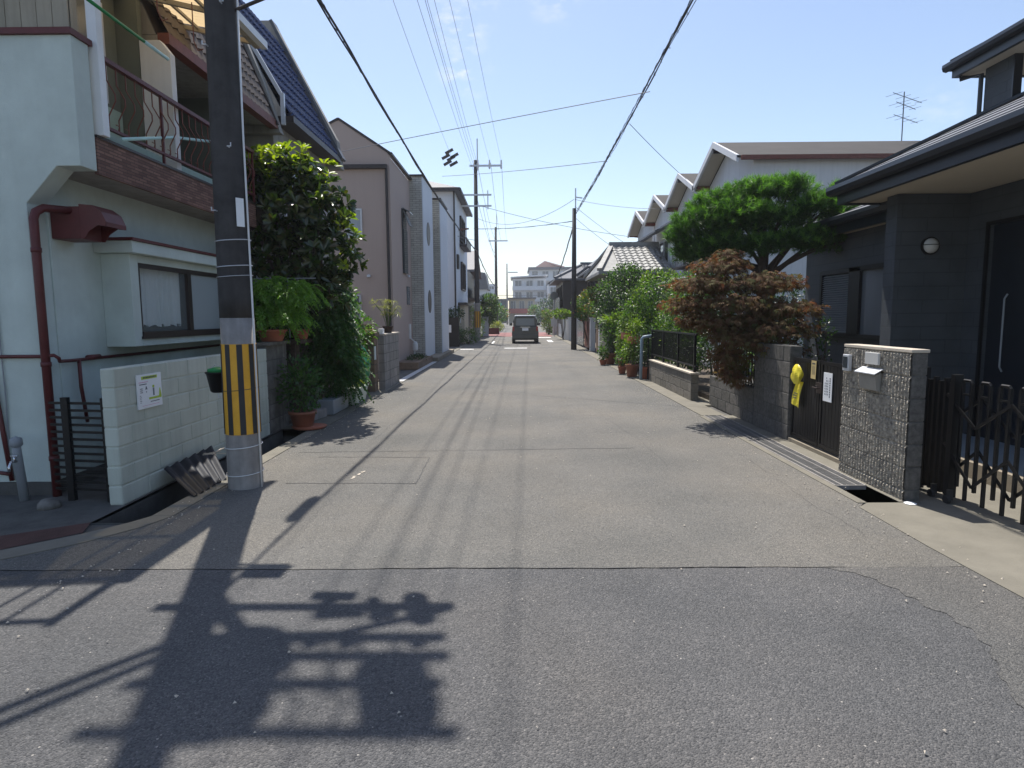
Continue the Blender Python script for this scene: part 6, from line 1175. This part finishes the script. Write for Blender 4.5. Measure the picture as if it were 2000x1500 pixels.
wallseg('garden_wall', 'white low wall past the kerb pole by the traffic mirror', 'wall', 3.25, 41.2, 44.6, 1.35, 'far_white')
wallseg('slatted_gate', 'white low slatted gate closest to the traffic mirror', 'gate', 3.2, 45.2, 48.6, 1.0, 'far_white', 16)
for k, (y, c) in enumerate(((25.25, 'at the corner of the blackened wall'), (28.3, 'right of the reddish slatted gate'), (35.5, 'between the two sliding gates'), (40.4, 'left of the pale blue gate'), (44.9, 'next to the white slatted gate'), (49.0, 'just before the traffic mirror'))):
    mb = MB(); mb.box(3.28, 3.5, y-.11, y+.11, 0, 1.45); mb.box(3.26, 3.52, y-.13, y+.13, 1.451, 1.5); tag(mb.build('gate_post', 'far_white'), 'white gate post '+c, 'post', 'white gate posts on the far right')
# traffic mirror
t = thing('traffic_mirror', 'round traffic mirrors on a grey post at the far right kerb', 'mirror', (2.95, 50, 0)); mb = MB(); mb.tube([(2.95, 50, 0), (2.95, 50, 3.0)], .045, 8); mb.build('post', 'aluminium', t)
for x, z, mt, r_ in ((2.95, 3.15, 'pane_grey', .32), (3.78, 2.75, 'orange', .36)):
    mb = MB(); mb.tube([(x, 49.9, z), (x, 49.84, z), (x, 49.78, z)], [r_*.6, r_*.9, r_], 20); md = mb.build('mirror_back', mt, t, smooth=False)
    mb = MB(); mb.tube([(2.95, 50, z-.3), (x, 49.95, z)], .025, 6); mb.build('bracket', 'aluminium', md)
mb = MB(); mb.obox((2.95, 49.93, 1.05), (.5, .03, .6)); mb.build('sign_plate', 'aluminium', t)
mb = MB(); mb.box(3.0, 4.2, 52.5, 52.7, 0, 2.2); tag(mb.build('shed_wall', 'far_white'), 'white shed wall behind the round traffic mirrors', 'wall')
# ================================================================ right side trees, shrubs, pots
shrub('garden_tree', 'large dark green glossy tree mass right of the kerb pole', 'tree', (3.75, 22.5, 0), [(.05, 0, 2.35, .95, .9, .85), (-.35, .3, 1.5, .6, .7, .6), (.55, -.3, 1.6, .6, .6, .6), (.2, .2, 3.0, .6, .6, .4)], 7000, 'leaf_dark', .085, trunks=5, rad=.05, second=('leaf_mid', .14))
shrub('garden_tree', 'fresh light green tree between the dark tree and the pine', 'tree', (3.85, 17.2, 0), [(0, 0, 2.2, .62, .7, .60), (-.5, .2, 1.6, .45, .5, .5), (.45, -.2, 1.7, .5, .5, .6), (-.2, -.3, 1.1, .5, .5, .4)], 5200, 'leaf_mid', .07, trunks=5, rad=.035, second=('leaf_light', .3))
shrub('garden_tree', 'mid green tree behind the rough block wall near the maple', 'tree', (4.3, 15.2, 0), [(0, 0, 2.25, .65, .6, .45), (.5, -.3, 1.9, .55, .5, .6), (-.2, -.2, 1.3, .4, .5, .5)], 3600, 'leaf_mid', .065, trunks=4, rad=.03)
shrub('garden_tree', 'deep green conifer like shrub just left of the red maple', 'tree', (3.75, 13.4, 0), [(0, 0, 1.55, .35, .5, .45), (-.1, 0, 1.05, .3, .5, .45)], 2600, 'leaf_dark', .05, trunks=3)
shrub('garden_tree', 'sparse tree with small dull leaves and bare twigs above the hanging pots', 'tree', (3.45, 18.0, 0), [(-.1, 0, 1.9, .55, .5, .42), (-.2, -.2, 1.4, .45, .4, .3)], 1500, 'leaf_dark', .06, trunks=7, rad=.015, second=('leaf_light', .2))
shrub('garden_tree', 'green and orange tinged tree hanging over the wall behind the kerb pole', 'tree', (3.45, 30.2, 0), [(-.1, 0, 2.15, .75, .8, .45), (.2, .3, 2.6, .5, .7, .35), (-.35, -.6, 1.7, .45, .5, .3), (.3, -1.6, 1.9, .6, .7, .4)], 3600, 'leaf_mid', .10, trunks=4, rad=.04, second=('leaf_orange', .16))
shrub('garden_tree', 'tall green tree rising above the tiled roofs by the kerb pole', 'tree', (4.3, 27.0, 0), [(-.3, -2.5, 2.5, .6, .7, .5), (.1, -1.8, 2.9, .5, .6, .35)], 2000, 'leaf_mid', .09, trunks=4, rad=.04, second=('leaf_light', .15))
shrub('shrub', 'yellow-green shrub with orange tips at the foot of the traffic mirror', 'shrub', (2.7, 53.5, 0), [(.0, 0, .8, .6, .6, .7), (-.2, .2, 1.7, .4, .4, .45), (.4, 0, .4, .5, .4, .4)], 1400, 'leaf_light', .13, second=('leaf_orange', .1))
shrub('shrub', 'bright lime broadleaf plant above the blackened wall', 'shrub', (3.35, 21.0, 0), [(-.05, 0, 1.45, .5, .5, .16), (.25, -.6, 1.35, .35, .4, .15)], 420, 'leaf_light', .16)
shrub('shrub', 'bright lime leaves above the white low wall near the mirror', 'shrub', (3.1, 42.5, 0), [(-.1, 0, 1.7, .7, .7, .25)], 420, 'leaf_light', .18)
for y, x, r_, h, hh, lm, n, sz, lb in ((20.6, 3.05, .19, .36, .95, 'leaf_mid', 520, .085, 'tall leafy plant in a dark terracotta pot, left of the roadside group'),
    (20.3, 2.78, .12, .16, .45, 'leaf_mid', 260, .08, 'small low potted plant at the road edge, left end of the group'),
    (16.3, 2.98, .17, .32, .85, 'leaf_light', 620, .07, 'yellow-green plant in a round terracotta pot at the road edge'),
    (17.2, 2.88, .12, .2, .5, 'leaf_mid', 320, .07, 'small pot with light leaves behind the round terracotta pot'),
    (15.75, 3.22, .15, .30, 1.0, 'leaf_dark', 700, .06, 'dark leafy plant in a brown pot right beside the blue grey pipe'),
    (19.3, 3.25, .16, .28, 1.0, 'leaf_light', 600, .075, 'tall light green potted plant in the middle of the roadside group')):
    t = pot('flower_pot', lb, (x, y, .012), r_, h, 'plastic_brown' if h > .3 else 'terracotta', 'potted plants along the right kerb'); fill(t, (x, y, .012+h), r_*1.5, hh, n, lm, sz)
for y, x, z, lb in ((17.6, 3.12, .93, 'hanging pink planter with rim, left one of the pair over the pots'), (16.5, 3.10, .86, 'hanging pink planter bowl, right one nearest the blue grey pipe')):
    t = pot('hanging_planter', lb, (x, y, z), .17, .18, 'terracotta', 'hanging planters by the blue grey pipe', True); fill(t, (x, y, z+.18), .25, .5, 520, 'leaf_light', .06)
mb = MB(); mb.tube([(3.25, 15.6, 0), (3.25, 15.6, 1.2)], .02, 6); mb.tube([(3.25, 18.3, 0), (3.25, 18.3, 1.2)], .02, 6); mb.tube([(3.25, 15.6, 1.1), (3.25, 18.3, 1.1)], .02, 6); mb.tube([(3.25, 16.5, 1.1), (3.1, 16.5, 1.1), (3.1, 16.5, 1.0)], .01, 5); mb.tube([(3.25, 17.6, 1.1), (3.12, 17.6, 1.1)], .01, 5); tag(mb.build('planter_rack', 'black_steel'), 'thin metal rack holding the hanging pink planters', 'rack')

# thin summer haze over the street
hz = MB(); hz.box(-60, 70, -30, 330, -2, 26); m, nt_, b_ = newmat('haze'); nt_.nodes.remove(b_)
pv = N(nt_, 'ShaderNodeVolumePrincipled'); pv.inputs['Density'].default_value = .0007; pv.inputs['Color'].default_value = (.9, .93, 1, 1); pv.inputs['Anisotropy'].default_value = .3
nt_.links.new(pv.outputs[0], nt_.nodes['Material Output'].inputs['Volume']); tag(hz.build('haze', m), kind='stuff')

shrub('hedge', 'dense mixed hedge rising behind the dark balustrade fence', 'hedge', (3.62, 14.2, .1), [(0, -1.2, .75, .28, .7, .5), (0, .1, .85, .3, .8, .6), (0, 1.2, 1.0, .32, .7, .6), (.1, .6, 1.5, .35, .7, .4)], 4200, 'leaf_mid', .06, trunks=8, second=('leaf_light', .15))
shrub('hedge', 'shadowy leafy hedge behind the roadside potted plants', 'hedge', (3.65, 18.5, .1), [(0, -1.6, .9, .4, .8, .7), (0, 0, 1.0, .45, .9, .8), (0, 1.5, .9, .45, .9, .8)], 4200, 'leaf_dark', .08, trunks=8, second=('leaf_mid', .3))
